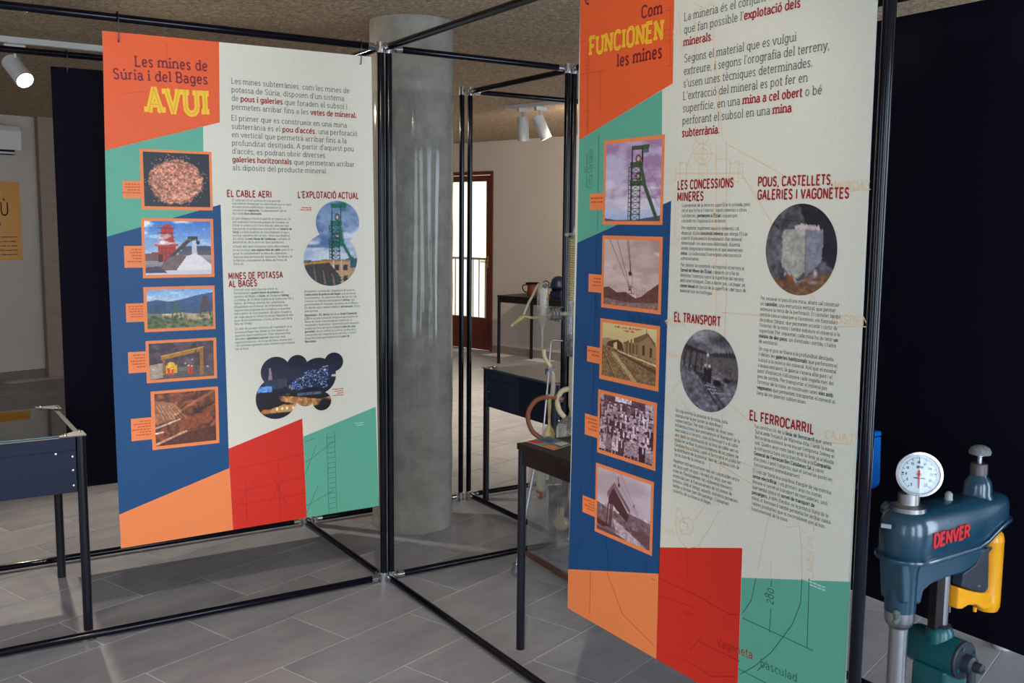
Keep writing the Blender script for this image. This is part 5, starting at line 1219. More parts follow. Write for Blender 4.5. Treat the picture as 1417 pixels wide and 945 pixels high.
# ---------------------------------------------------------------- far table with objects
def e_of(p): return p.x*RC+p.y*RS, -p.x*RS+p.y*RC
la = on_z(690, 503, 0); e1, e2 = e_of(la)
lb = on_z(749, 497, 0); f1, f2 = e_of(lb)
FT = room(e1, e2)
ft = thing('table', 'small black table standing by the far wall', 'table', (FT.x, FT.y, 0), RPHI)
h = .735; ln = 1.25
obj('table_top', box(NB(), (-.015, -ln, h-.022), (.55, .015, h)), M_BLACKTOP, ft, bevel=.002)
obj('apron', box(NB(), (0, -ln+.02, h-.075), (.02, 0, h-.022)), M_BLACKTOP, ft)
for cx, cy in ((0, 0), (.53, 0), (0, -ln+.03), (.53, -ln+.03)):
    o = obj('leg', box(NB(), (-.012, -.012, 0), (.012, .012, h-.022)), M_BLACKLEG, ft); o.location = (cx, cy, 0)
def on_ft(u, v, d=.2): return cut(u, v, room(e1+d, e2), room(1, 0))
M_LEATHER = mat('orange_brown_leather', rgb(110, 48, 22), .4, noise=.2)
M_NAVY = mat('dark_blue_enamel', rgb(22, 30, 60), .4)
p = on_ft(737, 411); q = on_ft(748, 388)
t = thing('leather_pouch', 'orange-brown pouch with a dark rim on the far table', 'pouch', (p.x, p.y, h), RPHI)
bm = NB(); prof = [(.055, 0), (.062, .03), (.056, .09), (.066, .13)]
lathe(bm, prof, n=20); obj('body', bm, M_LEATHER, t, smooth=60)
bm = NB(); sweep(bm, [(.068*math.cos(k*.3307), .068*math.sin(k*.3307), .132) for k in range(20)], .009, 8); obj('rim', bm, M_BLACK, t)
obj('strap', sweep(NB(), smoothpath([(-.02, .06, .12), (-.05, .1, .10), (-.04, .09, .05), (-.02, .058, .03)]), .006, 8), M_BLACK, t)
p = on_ft(755, 409)
t = thing('miners_lamp', 'small dark lamp with a pale body between pouch and blue helmet', 'lamp', (p.x, p.y, h), RPHI)
obj('base', lathe(NB(), [(.035, 0), (.035, .02), (.026, .025), (.026, .075)], n=20), mat('pale_tin', rgb(150, 146, 136), .4, metal=.6), t, smooth=40)
obj('head', lathe(NB(), [(.03, .075), (.038, .1), (.03, .125), (.012, .135)], n=20), M_BLACK, t, smooth=40)
obj('handle', sweep(NB(), smoothpath([(-.035, 0, .1), (-.055, 0, .14), (0, 0, .165), (.055, 0, .14), (.035, 0, .1)]), .005, 8), M_BLACK, t)
p = on_ft(773, 409)
t = thing('small_box', 'small dark blue box under the helmet on the far table', 'box', (p.x, p.y, h), RPHI)
obj('body', box(NB(), (-.06, -.07, 0), (.06, .07, .07)), M_NAVY, t, bevel=.008)
t = thing('helmet', 'dark blue domed helmet resting on the small box on the far table', 'helmet', (p.x, p.y, h), RPHI)
obj('pad', lathe(NB(), [(.07, .0705), (.075, .09), (.08, .105)], n=24), M_BLACK, t, smooth=50)
obj('shell', lathe(NB(), [(.105, .1), (.108, .106), (.09, .115), (.086, .15), (.072, .19), (.045, .215), (.01, .225)], n=32), M_NAVY, t, smooth=50)
obj('brim', box(NB(), (-.09, .02, .103), (.05, .125, .109)), M_NAVY, t, bevel=.002)
# white round foot behind the black board
p = on_z(1390, 899, 0)
t = thing('stanchion', 'white round floor foot peeking out below the black board', 'stand', (p.x+.012, p.y+.015, 0))
obj('foot', lathe(NB(), [(.030, 0), (.034, .012), (.03, .024), (.014, .034)], n=28), M_WHITEPL, t, smooth=50); obj('pole', tube(NB(), (0, 0, .035), (0, 0, .95), .014), M_WHITEPL, t, smooth=40)
obj('top_knob', lathe(NB(), [(.014, .95), (.024, .965), (.02, .985), (.005, .99)], n=20), M_WHITEPL, t, smooth=50)
# ---------------------------------------------------------------- glass distillation apparatus
APC = Vector((.78, -.203, 0)); APN = Vector((.586, .81, 0)).normalized(); APR = Vector((APN.y, -APN.x, 0))
def AP(u, v, d=0.0): return cut(u, v, APC+APN*d, APN)
def milky(name, col, a):
    """glassware: mostly clear, a little cloudy"""
    m = clear_glass(name, (.93, .94, .92), .03, 1.0); nt = m.node_tree; N = nt.nodes; L_ = nt.links
    out = N['Material Output']; src = out.inputs[0].links[0].from_socket
    df = N.new('ShaderNodeBsdfDiffuse'); df.inputs[0].default_value = (*col, 1); mx = N.new('ShaderNodeMixShader'); mx.inputs[0].default_value = a
    L_.new(src, mx.inputs[1]); L_.new(df.outputs[0], mx.inputs[2]); L_.new(mx.outputs[0], out.inputs[0]); return m
G1 = milky('laboratory_glass', rgb(200, 200, 190), .16); G2 = milky('yellowed_glass', rgb(214, 190, 120), .4); G3 = milky('cloudy_glass', rgb(200, 194, 176), .55)
M_COIL = mat('yellow_glass_coil', rgb(200, 180, 110), .15, spec=.8); M_RUB = mat('brown_rubber_hose', rgb(138, 78, 50), .45); M_CREAM = mat('cream_rubber_hose', rgb(204, 188, 150), .45)
M_CAST = mat('cast_grey_clamp', rgb(110, 112, 118), .4, metal=.5, noise=.1)
ap = thing('distillation_apparatus', 'tall glass laboratory column with hoses and flasks, beside the large panel', 'lab apparatus')
def vert(prof_px, u, mat_, name, n=28, d=0.0, smooth=60):
    """prof: (radius in m, v) pairs down the axis at pixel column u of v"""
    c = AP(u, prof_px[0][1], d); zs = [(r, AP(u, v, d).z) for r, v in prof_px]; zs = sorted(zs, key=lambda t: t[1])
    bm = lathe(NB(), [(r, z) for r, z in zs], (c.x, c.y, 0), n=n, caps=False); return obj(name, bm, mat_, ap, smooth=smooth)
UC = 797.5
vert([(.010, 312), (.013, 322), (.012, 326), (.033, 330), (.034, 420), (.034, 468)], UC, G1, 'condenser_jacket')
c = AP(UC, 330); z1 = AP(UC, 331).z; z0 = AP(UC, 418).z; pts = []
for i in range(0, 27*12+1): pts.append((c.x+.026*math.cos(i*math.pi/6), c.y+.026*math.sin(i*math.pi/6), z1+(z0-z1)*i/(27*12)))
obj('coil', sweep(NB(), pts, .0036, 6), M_COIL, ap, smooth=60)
vert([(.02, 338), (.02, 415)], UC, G2, 'inner_tube'); vert([(.006, 418), (.016, 430), (.006, 462)], UC, G3, 'drip_cone')
obj('inlet', tube(NB(), AP(797, 324), AP(782, 324.5), .007, 12), G1, ap, smooth=40); obj('inlet_bulb', lathe(NB(), [(.001, 0), (.009, .005), (.01, .012), (.006, .02)], AP(781, 324.5), APR, 12), G1, ap, smooth=60)
vert([(.036, 466), (.044, 474), (.044, 479)], UC, M_CAST, 'upper_flange'); vert([(.044, 482), (.044, 487), (.034, 493)], UC, M_CAST, 'lower_flange')
for s in (-1, 1):
    for w in (-.5, .5):
        p = AP(UC, 470)+APR*.038*s+APN*.02*w*s; q = AP(UC, 492)+APR*.038*s+APN*.02*w*s; obj('flange_bolt', tube(NB(), p, q, .004, 8), M_CAST, ap)
vert([(.030, 490), (.031, 500), (.031, 560), (.022, 572), (.02, 576)], UC, G3, 'lower_column')
c = AP(793, 598); R_ = .075
obj('round_flask', lathe(NB(), [(.02, R_*1.15), (.021, R_*.96)]+[(R_*math.sin(a), R_*math.cos(a)) for a in np.linspace(.28, 3.1, 18)], (c.x, c.y, c.z), n=36, caps=False), G1, ap, smooth=70)
obj('flask_neck', lathe(NB(), [(.014, 0), (.017, .004), (.017, .05), (.022, .055)], AP(778, 603)-APN*.03, n=20, caps=False), G3, ap, smooth=60)
obj('heating_plate', lathe(NB(), [(.07, -.02), (.078, -.014), (.078, 0), (.07, .004)], AP(795, 614), n=32), M_BLACK, ap, smooth=40)
# side still head
vert([(.008, 391), (.022, 394), (.0245, 400), (.0245, 436), (.02, 443), (.007, 452), (.0045, 460), (.0045, 486)], 751.5, G1, 'side_vessel')
vert([(.013, 399), (.014, 436)], 751.5, G3, 'inner_sleeve'); vert([(.0028, 398), (.0028, 412)], 757, mat('amber_label', rgb(220, 150, 40), .3), 'amber_strip', n=10, d=-.014)
obj('side_arm', sweep(NB(), smoothpath([AP(752, 392), AP(744, 395), AP(738, 407), AP(731, 420), AP(724.5, 435)]), .0055, 14), G3, ap, smooth=60)
obj('tap_arm', sweep(NB(), smoothpath([AP(707.5, 451), AP(716, 444), AP(725, 438), AP(736, 439.5), AP(750, 438)]), [.0075]*8+[.0095]*8+[.006]*17, 14), G2, ap, smooth=60)
obj('cross_tube', tube(NB(), AP(755, 436), AP(797, 433), .0085, 16), G3, ap, smooth=60)
for k, (u, r) in enumerate(((763, .026), (767.5, .032), (772, .034), (776, .024))):
    obj('clamp_ring', lathe(NB(), [(r, -.004), (r, .004)], AP(u, 435-.25*k), APR+Vector((0, 0, .1)), 20), M_CAST, ap, smooth=40)
for s in (-1, 1): obj('clamp_bolt', tube(NB(), AP(759, 434+s*8), AP(780, 433+s*8), .003, 8), M_CAST, ap)
# tubing below the side vessel
obj('drop_hose', sweep(NB(), smoothpath([AP(752.5, 484), AP(753.5, 494), AP(758, 502), AP(762, 507)]), .0085, 12), M_CREAM, ap, smooth=60)
obj('pinch_clamp', box(box(NB(), tuple(AP(762, 511)-Vector((.02, .012, .006))), tuple(AP(762, 511)+Vector((.02, .012, .004)))), tuple(AP(757, 514)-Vector((.006, .006, .012))), tuple(AP(757, 514)+Vector((.006, .006, .01)))), M_CAST, ap)
obj('soft_tube', sweep(NB(), smoothpath([AP(762, 508), AP(765.5, 520), AP(765.5, 533), AP(764, 548)]), [.007]*8+[.009]*8+[.010]*9, 12), G3, ap, smooth=60)
vert([(.010, 545), (.0085, 560), (.0055, 578), (.007, 588), (.02, 594), (.026, 600), (.024, 607), (.012, 611)], 760.5, G2, 'receiver_bulb')
obj('brown_hose', sweep(NB(), smoothpath([AP(780, 553), AP(769, 550), AP(757, 549.5), AP(742, 554), AP(732, 568), AP(731, 582), AP(737, 597), AP(748, 606)], 8), .0105, 14), M_RUB, ap, smooth=60)
obj('cream_hose', sweep(NB(), smoothpath([AP(797, 538), AP(785, 538.5), AP(776, 543), AP(771.5, 556), AP(774, 568), AP(781, 577)], 8), .0115, 14), M_CREAM, ap, smooth=60)
obj('hose_clip', lathe(NB(), [(.015, -.006), (.015, .006)], AP(776, 552), APR, 14), M_CAST, ap)
# stand
obj('bent_rod', sweep(NB(), [AP(779, 471.5), AP(765, 470.5), AP(762.6, 474), AP(759.5, 514), AP(751, 604), AP(741, 640, -.13)], .0045, 10), M_STEEL, ap, smooth=50)
bc = Vector((.80, -.24, 0))
cst = Vector((.497, -.222, 0))
leg0 = AP(741, 640, -.13); obj('stand_leg', tube(NB(), leg0, cst+Vector((0, 0, .055)), .006, 12), M_STEEL, ap, smooth=40)
obj('caster', lathe(NB(), [(.008, -.009), (.02, -.009), (.02, .009), (.008, .009)], cst+Vector((0, 0, .0205)), (.3, 1, 0), 18), M_CAST, ap, smooth=40)
obj('caster_fork', box(NB(), tuple(cst+Vector((-.012, -.013, .02))), tuple(cst+Vector((.012, .013, .056)))), M_CHROME, ap, bevel=.002)
vert([(.020, 643), (.021, 655), (.021, 678), (.0235, 681), (.0235, 686)], 749, G3, 'hanging_cylinder'); vert([(.024, 678), (.024, 686), (.01, 690)], 749, M_RUB, 'cylinder_foot')
vert([(.009, 610), (.009, 757)], 770, M_BLACKLEG, 'support_column'); 
for v, u in ((672, 768), (680, 772), (690, 774)): obj('boss_clamp', box(NB(), tuple(AP(u, v)-Vector((.026, .018, .012))), tuple(AP(u, v)+Vector((.026, .018, .012)))), M_DARKIN, ap, bevel=.004)
c = AP(777, 724, -.03); R2 = .032
obj('yellow_flask', lathe(NB(), [(.009, R2*2.3), (.010, R2*.95)]+[(R2*math.sin(a), R2*math.cos(a)) for a in np.linspace(.32, 3.1, 14)], tuple(c), n=28, caps=False), G2, ap, smooth=70)
for pp in ([(762, 715), (766, 702), (773, 699), (779, 702)], [(779, 724), (781, 712), (786, 704), (788, 690)]): obj('wire', sweep(NB(), smoothpath([AP(u, v, -.03) for u, v in pp]), .0025, 8), M_BLACK, ap)
vert([(.05, 742), (.058, 748), (.06, 756), (.05, 762)], 783, G1, 'lower_dish'); vert([(.11, 762), (.11, 768)], 786, M_CAST, 'stand_base')
vert([(.034, 640), (.034, 690), (.02, 700)], UC, G1, 'lower_flask_tube')

# clear guard with brown timber base
gd = thing('acrylic_guard', 'clear acrylic guard on brown wooden strips below the glass apparatus', 'guard', (.69, -.03, 0), math.radians(-4.4))
M_BRN = mat('brown_timber_strip', rgb(96, 62, 50), .55, noise=.2)
obj('side_strip', box(NB(), (-.02, -.72, 0), (.0, 0, .022)), M_BRN, gd); obj('back_strip', box(NB(), (0, -.02, 0), (.165, 0, .022)), M_BRN, gd)
M_ACR = milky('acrylic_sheet', rgb(200, 204, 214), .10)
obj('side_pane', box(NB(), (-.012, -.72, .022), (-.008, 0, .50)), M_ACR, gd)

# ---------------------------------------------------------------- blue flotation machine
MY = -2.225
def M_(u, v): return on_y(u, v, MY)
M_BLU = mat('dark_petrol_blue_enamel', rgb(24, 62, 84), .26, spec=.6, noise=.12, nscale=14, coat=.4)
M_TEAL = mat('teal_enamel', rgb(6, 86, 92), .35, spec=.5, noise=.14, nscale=12, coat=.2)
M_YEL = mat('yellow_enamel', rgb(244, 166, 16), .32, spec=.5, noise=.07, nscale=20, coat=.2)
M_REDP = mat('red_letter_paint', rgb(190, 22, 30), .4); M_GREYP = mat('dark_grey_cover', rgb(38, 44, 56), .5, noise=.1)
mc = thing('laboratory_machine', 'petrol blue and teal bench machine with yellow motor and round dial, at the right edge', 'machine', (0, 0, 0))
xg = M_(1257, 700).x; xr_ = M_(1352, 690).x; yc = MY
zt0 = M_(1257, 703).z; zb0 = M_(1250, 769).z
x_f, x_r, rf, rr = xg, M_(1366, 690).x, .062, .052
def outline(k=0.0, n=12):
    o = []
    for i in range(n+1):
        a = math.pi/2+math.pi*i/n; o.append((x_f+(rf-k)*math.cos(a), yc+(rf-k)*math.sin(a)))
    for i in range(1, 8): t = i/8; o.append((x_f+(x_r-x_f)*t, yc-(rf-k)*(1-t)-(rr-k)*t))
    for i in range(n+1):
        a = -math.pi/2+math.pi*i/n; o.append((x_r+(rr-k)*math.cos(a), yc+(rr-k)*math.sin(a)))
    for i in range(1, 8): t = 1-i/8; o.append((x_f+(x_r-x_f)*t, yc+(rf-k)*(1-t)+(rr-k)*t))
    return o
def smst(t): t = max(0, min(1, t)); return t*t*(3-2*t)
def zlow(x): return zb0+.047*smst((x-(x_f+(x_r-x_f)*.62))/((x_r-x_f)*.45))
def ztop(x): return zt0-.003*smst((x-x_f)/(x_r-x_f))
bm = NB(); rings = []
for k, t in ((.03, 0.0), (.004, 0.0), (0, .03), (0, .55), (.002, .72), (.009, .88), (.02, .96), (.036, 1.0)):
    rings.append([bm.verts.new((x, y, zlow(x)+(ztop(x)-zlow(x))*t)) for x, y in outline(k)])
for p, q in zip(rings, rings[1:]):
    for i in range(len(p)): bm.faces.new((p[i], p[(i+1) % len(p)], q[(i+1) % len(p)], q[i]))
bm.faces.new(rings[0][::-1]); bm.faces.new(rings[-1]); obj('housing', bm, M_BLU, mc, smooth=50)
bm = NB(); rings = []
for k, dz in ((.0, -.006), (-.007, -.005), (-.009, 0), (-.007, .005), (0, .007)): rings.append([bm.verts.new((x, y, zlow(x)+dz)) for x, y in outline(k)])
for p, q in zip(rings, rings[1:]):
    for i in range(len(p)): bm.faces.new((p[i], p[(i+1) % len(p)], q[(i+1) % len(p)], q[i]))
bm.faces.new(rings[0][::-1]); obj('housing_rim', bm, M_BLU, mc, smooth=50)
MXZ = Matrix(((1, 0, 0, 0), (0, 0, 1, 0), (0, 1, 0, 0), (0, 0, 0, 1)))
web = [(p.x, p.z) for p in (M_(1232, 772), M_(1360, 752), M_(1352, 762), M_(1340, 766), M_(1332, 778), M_(1316, 788), M_(1290, 795), M_(1272, 803), M_(1262, 812), M_(1258, 830), M_(1234, 830))]
obj('under_web', prism(NB(), web, yc-.033, yc+.033, MXZ), M_BLU, mc, bevel=.006)
xp = M_(1247, 810).x
obj('shaft_sleeve', lathe(NB(), [(.042, M_(1247, 775).z), (.037, M_(1247, 790).z), (.0355, M_(1247, 843).z)], (xp, yc, 0), n=32), M_BLU, mc, smooth=50)
xq = M_(1243, 860).x
obj('sleeve_collar', lathe(NB(), [(.0345, M_(1243, 842).z), (.0345, M_(1243, 856).z), (.031, M_(1243, 862).z), (.021, M_(1243, 868).z)], (xp, yc, 0), n=32), M_STEEL, mc, smooth=50)
obj('drive_shaft', tube(NB(), (xp, yc, .12), (xp, yc, M_(1240, 862).z), .0215, 28), M_STEEL, mc, smooth=50)
obj('shaft_impeller', lathe(NB(), [(.02, .1), (.05, .1), (.05, .13), (.022, .14)], (xp, yc, 0), n=24), M_STEEL, mc, smooth=50)
bm = NB(); pz = M_(1231, 850)
for i, (a, b) in enumerate(((0, 0), (.006, .006), (-.004, .01), (.003, -.008), (-.003, -.012))): lathe(bm, [(.001, -.007), (.007, -.003), (.007, .003), (.001, .007)], (xp-.034+a, yc-.016, pz.z+b), (0, 1, .3*i), 8)
obj('weld_lump', bm, mat('greenish_grey_lump', rgb(96, 104, 96), .7, noise=.3), mc, smooth=60)
bm = NB(); box(bm, tuple(M_(1227, 728)-Vector((0, 0, .0))+Vector((-.012, 0, -.005))), tuple(M_(1227, 728)+Vector((.008, .003, .004)))); bpl = None; bm.free()
bdg = cut(1227, 728, (x_f-rf*.78, yc-rf*.64, 0), (.78, .64, 0)); bu = Vector((.64, -.78, 0)); bn = Vector((-.78, -.64, 0))
bm = NB(); vs = [bm.verts.new(bdg+bu*a+Vector((0, 0, b))+bn*.002) for a, b in ((-.012, -.004), (.01, -.005), (.01, .004), (-.012, .005))]; bm.faces.new(vs); r_ = bmesh.ops.extrude_face_region(bm, geom=list(bm.faces)); bmesh.ops.translate(bm, verts=[v for v in r_['geom'] if isinstance(v, bmesh.types.BMVert)], vec=bn*-.006)
obj('maker_badge', bm, mat('worn_silver_badge', rgb(150, 160, 166), .5), mc)
# raised lettering on the side that faces the room
pL, pR = cut(1288.5, 757, (0, yc-.0585, 0), (0, 1, 0)), cut(1339, 741.5, (0, yc-.0545, 0), (0, 1, 0)); pT = cut(1288.5, 740, (0, yc-.0585, 0), (0, 1, 0))
def raised(text, A, B, cap, depth, name, m, weight=150):
    d = (B-A); Ln = d.length; d.normalize(); up = Vector((0, 0, 1)); up = (up-d*up.dot(d)).normalized(); nn = d.cross(up).normalized()
    size = cap/700; sx = Ln/(text_width(text, serif=False)*size); bm = NB(); kk = 0
    for pl in text_polys(text, 0, 0, size, sx, weight, serif=False):
        kk = (kk+1) % 24 if pl is not None else 0; a = [bm.verts.new(A+d*x+up*y) for x, y in pl]; b = [bm.verts.new(A+d*x+up*y+nn*(depth+kk*8e-6)) for x, y in pl]
        bm.faces.new(b)
        for i in range(len(a)): bm.faces.new((a[i], a[(i+1) % len(a)], b[(i+1) % len(a)], b[i]))
    return obj(name, bm, m, mc)
raised('DENVER', pL, pR, (pT-pL).length, .006, 'raised_lettering', M_REDP, 165)
bm = NB(); dd = (pR-pL); up = Vector((0, 0, 1)); 
vs = [bm.verts.new(pL+dd*a+up*b+Vector((0, .0, 0))) for a, b in ((-.04, -.007), (1.03, -.006), (1.03, .036), (.62, .038), (.5, .052), (.38, .038), (-.04, .037))]
bm.faces.new(vs); obj('name_plate', bm, M_BLU, mc)
# dial
gz = M_(1265, 655); gc = Vector((gz.x+.004, yc-.01, gz.z)); gn = Vector((-.70, -.70, .10)).normalized(); gr = Vector((.707, -.707, 0)); gu = gn.cross(gr)*-1
gu = gr.cross(gn)*-1
if gu.z < 0: gu = -gu
dcase = obj('dial_case', lathe(NB(), [(.03, -.03), (.046, -.028), (.048, -.022), (.0485, .002), (.0525, .003), (.0525, .009), (.047, .0095), (.0445, .004)], gc, gn, 44, caps=False), M_CHROME, mc, smooth=45)
obj('dial_back', lathe(NB(), [(.045, -.026), (.001, -.026)], gc, gn, 32, caps=False), M_CHROME, dcase)
obj('dial_face', lathe(NB(), [(.0455, 0), (.0005, 0)], gc+gn*.002, gn, 40, caps=False), mat('white_dial', rgb(206, 220, 228), .4), dcase)
bm = NB()
_dk = [0]
def dq(pts, off=.003):
    _dk[0] = (_dk[0]+1) % 24; off += _dk[0]*5e-6
    bm.faces.new([bm.verts.new(gc+gr*x+gu*y+gn*off) for x, y in pts])
for i in range(61):
    a = math.radians(232-284*i/60); ca, sa = math.cos(a), math.sin(a); r0 = .034 if i % 5 == 0 else .0375; w = .0006 if i % 5 == 0 else .0004; r1 = .0405
    dq([(ca*r0-sa*w, sa*r0+ca*w), (ca*r1-sa*w, sa*r1+ca*w), (ca*r1+sa*w, sa*r1-ca*w), (ca*r0+sa*w, sa*r0-ca*w)])
for i, tx in enumerate(('3', '6', '9', '12', '15', '18', '21', '24', '27', '30', '33')):
    a = math.radians(250-320*(i+.5)/11); cx, cy = math.cos(a)*.0285, math.sin(a)*.0285
    for pl in text_polys(tx, cx-.0045*len(tx)*.55, cy-.003, .0000095, 1, 110, serif=False): dq(pl)
for pl in text_polys('RPM', -.0062, .0135, .0000085, 1, 130, serif=False): dq(pl)
dq([(-.013, -.0095), (.013, -.011), (.013, -.0088), (-.011, -.0075)])
for s in (-1, 1): dq([(s*.036+math.cos(q)*.0022, math.sin(q)*.0022+.002) for q in np.linspace(0, 5.5, 8)])
obj('dial_marks', bm, M_BLACK, dcase)
bm = NB()
for pts in ([(-.0022, .010), (.0022, .010), (.0011, -.033), (-.0011, -.033)], [(.0045*math.cos(q), .0045*math.sin(q)) for q in np.linspace(0, 5.7, 11)]): bm.faces.new([bm.verts.new(gc+gr*x+gu*y+gn*.005) for x, y in pts])
obj('dial_needle', bm, mat('red_needle', rgb(220, 40, 30), .4), dcase)
obj('dial_glass', lathe(NB(), [(.0455, 0), (.0005, .0005)], gc+gn*.0072, gn, 32, caps=False), M_GLASS, dcase)
zs = ztop(x_f)
obj('dial_stem', lathe(NB(), [(.041, zs-.004), (.041, zs+.006), (.028, zs+.009), (.0245, zs+.012), (.0245, gc.z-.046)], (x_f, yc, 0), n=36), M_STEEL, mc, smooth=40)
p = cut(1313, 683, (0, yc, 0), (0, 1, 0)); zz = ztop(p.x)
obj('grease_nipple', lathe(NB(), [(.012, zz-.002), (.009, zz+.003), (.0095, zz+.014), (.004, zz+.02)], (p.x, yc, 0), n=16), mat('pale_metal', rgb(150, 156, 160), .4), mc, smooth=50)
p = cut(1221, 702, (0, yc+.05, 0), (0, 1, 0)); obj('rear_boss', lathe(NB(), [(.02, -.01), (.02, .01), (.014, .014)], (p.x+.03, yc+.05, p.z-.010), (-.5, -.8, 0), 24), M_BLU, mc, smooth=40)
# rear turret with hand knob
xk = M_(1354, 660).x; zk = ztop(xk)
zf = lambda v: M_(1354, v).z
obj('turret', lathe(NB(), [(.046, zk-.02), (.040, zf(686)), (.034, zf(681)), (.033, zf(670)), (.030, zf(664)), (.022, zf(659)), (.0195, zf(655))], (xk, yc, 0), n=36), M_BLU, mc, smooth=55)
obj('turret_collar', lathe(NB(), [(.0205, zf(656)), (.0205, zf(643)), (.018, zf(641))], (xk, yc, 0), n=28), mat('worn_collar', rgb(92, 84, 88), .45, metal=.5), mc, smooth=40)
obj('knob_stem', lathe(NB(), [(.006, zf(643)), (.006, zf(632)), (.009, zf(631)), (.008, zf(628))], (xk, yc, 0), n=16), M_STEEL, mc, smooth=40)
obj('hand_knob', lathe(NB(), [(.008, zf(630)), (.025, zf(628.5)), (.0265, zf(625.5)), (.022, zf(620)), (.012, zf(617)), (.002, zf(616.3))], (xk, yc, 0), n=32), mat('speckled_grey_knob', rgb(110, 112, 116), .6, noise=.35, nscale=160), mc, smooth=55)
# toothed lifting post and teal clamp
xs_ = M_(1305, 830).x; xt = M_(1293, 830).x
obj('lifting_post', tube(NB(), (xs_, yc, .02), (xs_, yc, M_(1305, 785).z), .0145, 24), M_STEEL, mc, smooth=40)
bm = NB(); z0, z1 = M_(1293, 868).z, M_(1293, 788).z; zc = z0
box(bm, (xt-.004, yc-.010, z0), (xs_-.008, yc+.010, z1))
while zc < z1: box(bm, (xt-.0085, yc-.010, zc), (xt-.0035, yc+.010, zc+.0022)); zc += .0044
obj('toothed_rack', bm, mat('dark_steel_rack', rgb(60, 56, 56), .4, metal=.8), mc)
cA, cB = on_x(1270, 887, xs_), on_x(1331, 914, xs_); rT = .047
ax = Vector((0, -1, 0)); ym, yn = cA.y+.02, cB.y; zc_ = (cA.z+cB.z)/2
obj('clamp_barrel', lathe(NB(), [(.03, 0), (.042, .004), (rT, .016), (rT, ym-yn)], (xs_, ym, zc_), ax, 40), M_TEAL, mc, smooth=50)
bcap = obj('barrel_cap', lathe(NB(), [(rT*.99, 0), (rT*1.0, .008), (rT*.93, .011)], (xs_, yn+.001, zc_), ax, 40), M_GREYP, mc, smooth=40)
for a in (.4, 2.0, 3.6, 5.2): obj('cap_screw', lathe(NB(), [(.004, 0), (.004, .004)], (xs_+.037*math.cos(a), yn-.010, zc_+.037*math.sin(a)), ax, 8), M_TEAL, bcap)
zn = M_(1300, 866).z
obj('clamp_neck', lathe(NB(), [(.034, zc_-.01), (.033, zn-.012), (.029, zn-.004), (.026, zn)], (xs_-.006, yc, 0), n=32), M_TEAL, mc, smooth=50)
obj('neck_ring', lathe(NB(), [(.025, zn), (.026, zn+.004), (.02, zn+.006)], (xs_-.006, yc, 0), n=32), M_GREYP, mc, smooth=40)
obj('crank_hub', lathe(NB(), [(.024, 0), (.022, .02), (.012, .026)], (xs_, yn-.010, zc_-.004), ax, 24), M_GREYP, mc, smooth=40)
bm = NB(); sweep(bm, [(xs_, yn-.028, zc_-.004), (xs_-.01, yn-.032, zc_-.075)], [.0115, .0095], 14); obj('crank_arm', bm, M_GREYP, mc, smooth=40)
obj('crank_knob', lathe(NB(), [(.012, 0), (.014, .01), (.012, .03), (.004, .034)], (xs_, yn-.024, zc_-.004), ax, 20), M_GREYP, mc, smooth=40)
obj('pedestal', prism(NB(), [(xs_-.04, yc-.045), (xs_+.05, yc-.045), (xs_+.05, yc+.05), (xs_-.04, yc+.05)], .02, zc_-.03), M_TEAL, mc, bevel=.008)
obj('base_plate', box(NB(), (xs_-.28, yc-.16, 0), (xs_+.12, yc+.16, .021)), M_TEAL, mc, bevel=.006)
# yellow motor
xm = M_(1369, 785).x; zf = lambda v: M_(1369, v).z; rm = .031
obj('motor', lathe(NB(), [(.014, zf(842)), (rm*.85, zf(841)), (rm, zf(835)), (rm, zf(829)), (rm*1.02, zf(828)), (rm, zf(827)), (rm, zf(748)), (rm*1.02, zf(747)), (rm, zf(746)), (rm*.9, zf(738)), (rm*.6, zf(733)), (.004, zf(731))], (xm, yc, 0), n=36), M_YEL, mc, smooth=50)
brk = [(p.x, p.z) for p in (M_(1313, 808), M_(1327, 812), M_(1345, 816), M_(1356, 815), M_(1362, 838), M_(1346, 838), M_(1338, 832), M_(1326, 833), M_(1318, 838), M_(1311, 838))]
obj('motor_bracket', prism(NB(), brk, yc-.028, yc+.02, MXZ), M_YEL, mc, bevel=.005)
cov = [(p.x, p.z) for p in (M_(1352, 752), M_(1351, 808), M_(1346, 815), M_(1334, 813), M_(1314, 806), M_(1316, 788), M_(1333, 776), M_(1342, 758))]
obj('motor_cover', prism(NB(), cov, yc-.034, yc-.004, MXZ), M_GREYP, mc, bevel=.004)
obj('cover_screw', lathe(NB(), [(.004, 0), (.003, .003)], M_(1337, 805)+Vector((0, -.034, 0)), ax, 10), M_STEEL, mc)
obj('drain_screw', tube(NB(), M_(1314, 838), M_(1313.5, 847), .003, 8), M_STEEL, mc); obj('motor_bolt', lathe(NB(), [(.005, -.008), (.005, .004)], M_(1344, 840)+Vector((0, -.01, 0)), (0, 0, 1), 8), M_YEL, mc)
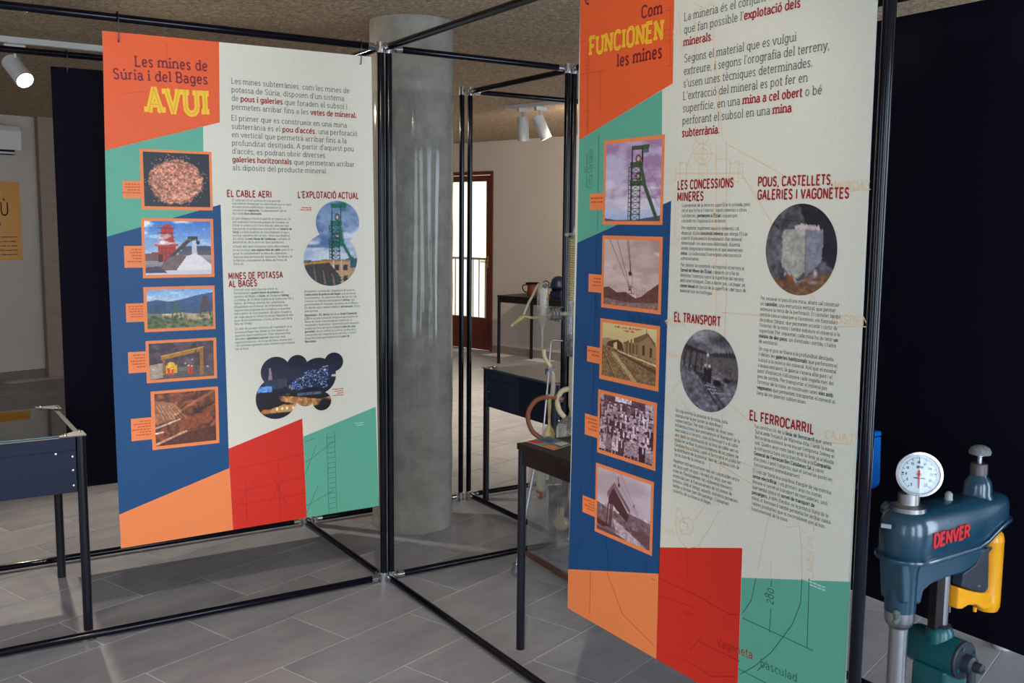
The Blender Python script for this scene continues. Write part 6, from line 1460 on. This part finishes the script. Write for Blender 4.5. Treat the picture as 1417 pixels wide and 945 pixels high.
obj('power_cable', sweep(NB(), smoothpath([M_(1305, 800)+Vector((0, .04, 0)), M_(1285, 815)+Vector((0, .05, 0)), M_(1270, 835)+Vector((0, .05, 0)), M_(1264, 858)+Vector((0, .05, 0)), (xs_-.08, yc+.08, .2), (xs_-.1, yc+.1, .03)]), .0032, 8), M_BLACK, mc, smooth=50)

# ---------------------------------------------------------------- blue case on a slim black stand
bx = .62
pT_, pB_ = on_x(1222, 597, bx+.05), on_x(1212, 675, bx+.05)
y1 = pT_.y; zt1, zb1 = pT_.z, pB_.z-.004
st = thing('equipment_stand', 'slim black pedestal mostly hidden behind the large panel, under the blue case', 'stand', (0, 0, 0))
obj('column', box(NB(), (bx, y1+.20, .02), (bx+.06, y1+.26, zb1-.012)), M_BLACKLEG, st, bevel=.004); obj('shelf', box(NB(), (bx-.02, y1+.10, zb1-.012), (bx+.09, y1+.42, zb1)), M_BLACKLEG, st)
obj('foot_plate', box(NB(), (bx-.04, y1+.16, 0), (bx+.1, y1+.42, .02)), M_BLACKLEG, st, bevel=.004)
bc_ = thing('equipment_case', 'bright blue rounded case behind the right post, near the round dial', 'case', (0, 0, 0))
M_BC = mat('bright_blue_plastic', rgb(22, 116, 214), .35)
def rr_prof(y0, y1_, z0, z1, r, top=True):
    o = [(y0, z1), (y1_, z1)] if not top else [(y0+.004, z1), (y1_-.004, z1)]
    pts = []
    for cy, cz, a0 in ((y1_-r, z0+r, 0), (y0+r, z0+r, -90)):
        for i in range(7): a = math.radians(a0-90*i/6); pts.append((cy+r*math.cos(a), cz+r*math.sin(a)))
    return o+pts
MYZ = Matrix(((0, 0, 1, 0), (1, 0, 0, 0), (0, 1, 0, 0), (0, 0, 0, 1)))
lidz = on_x(1222, 603.5, bx+.05).z
obj('body', prism(NB(), rr_prof(y1, y1+.34, zb1, lidz-.002, .03), bx, bx+.05, MYZ), M_BC, bc_, bevel=.004)
obj('lid', prism(NB(), [(y1+.002, lidz+.001), (y1+.338, lidz+.001), (y1+.338, zt1), (y1+.006, zt1)], bx, bx+.05, MYZ), M_BC, bc_, bevel=.003)
obj('strap', sweep(NB(), smoothpath([on_x(1187, 585, bx-.012), on_x(1193, 610, bx-.012), on_x(1190, 640, bx-.014), on_x(1180, 675, bx-.012)]), .009, 8), M_BLACK, bc_, smooth=50)
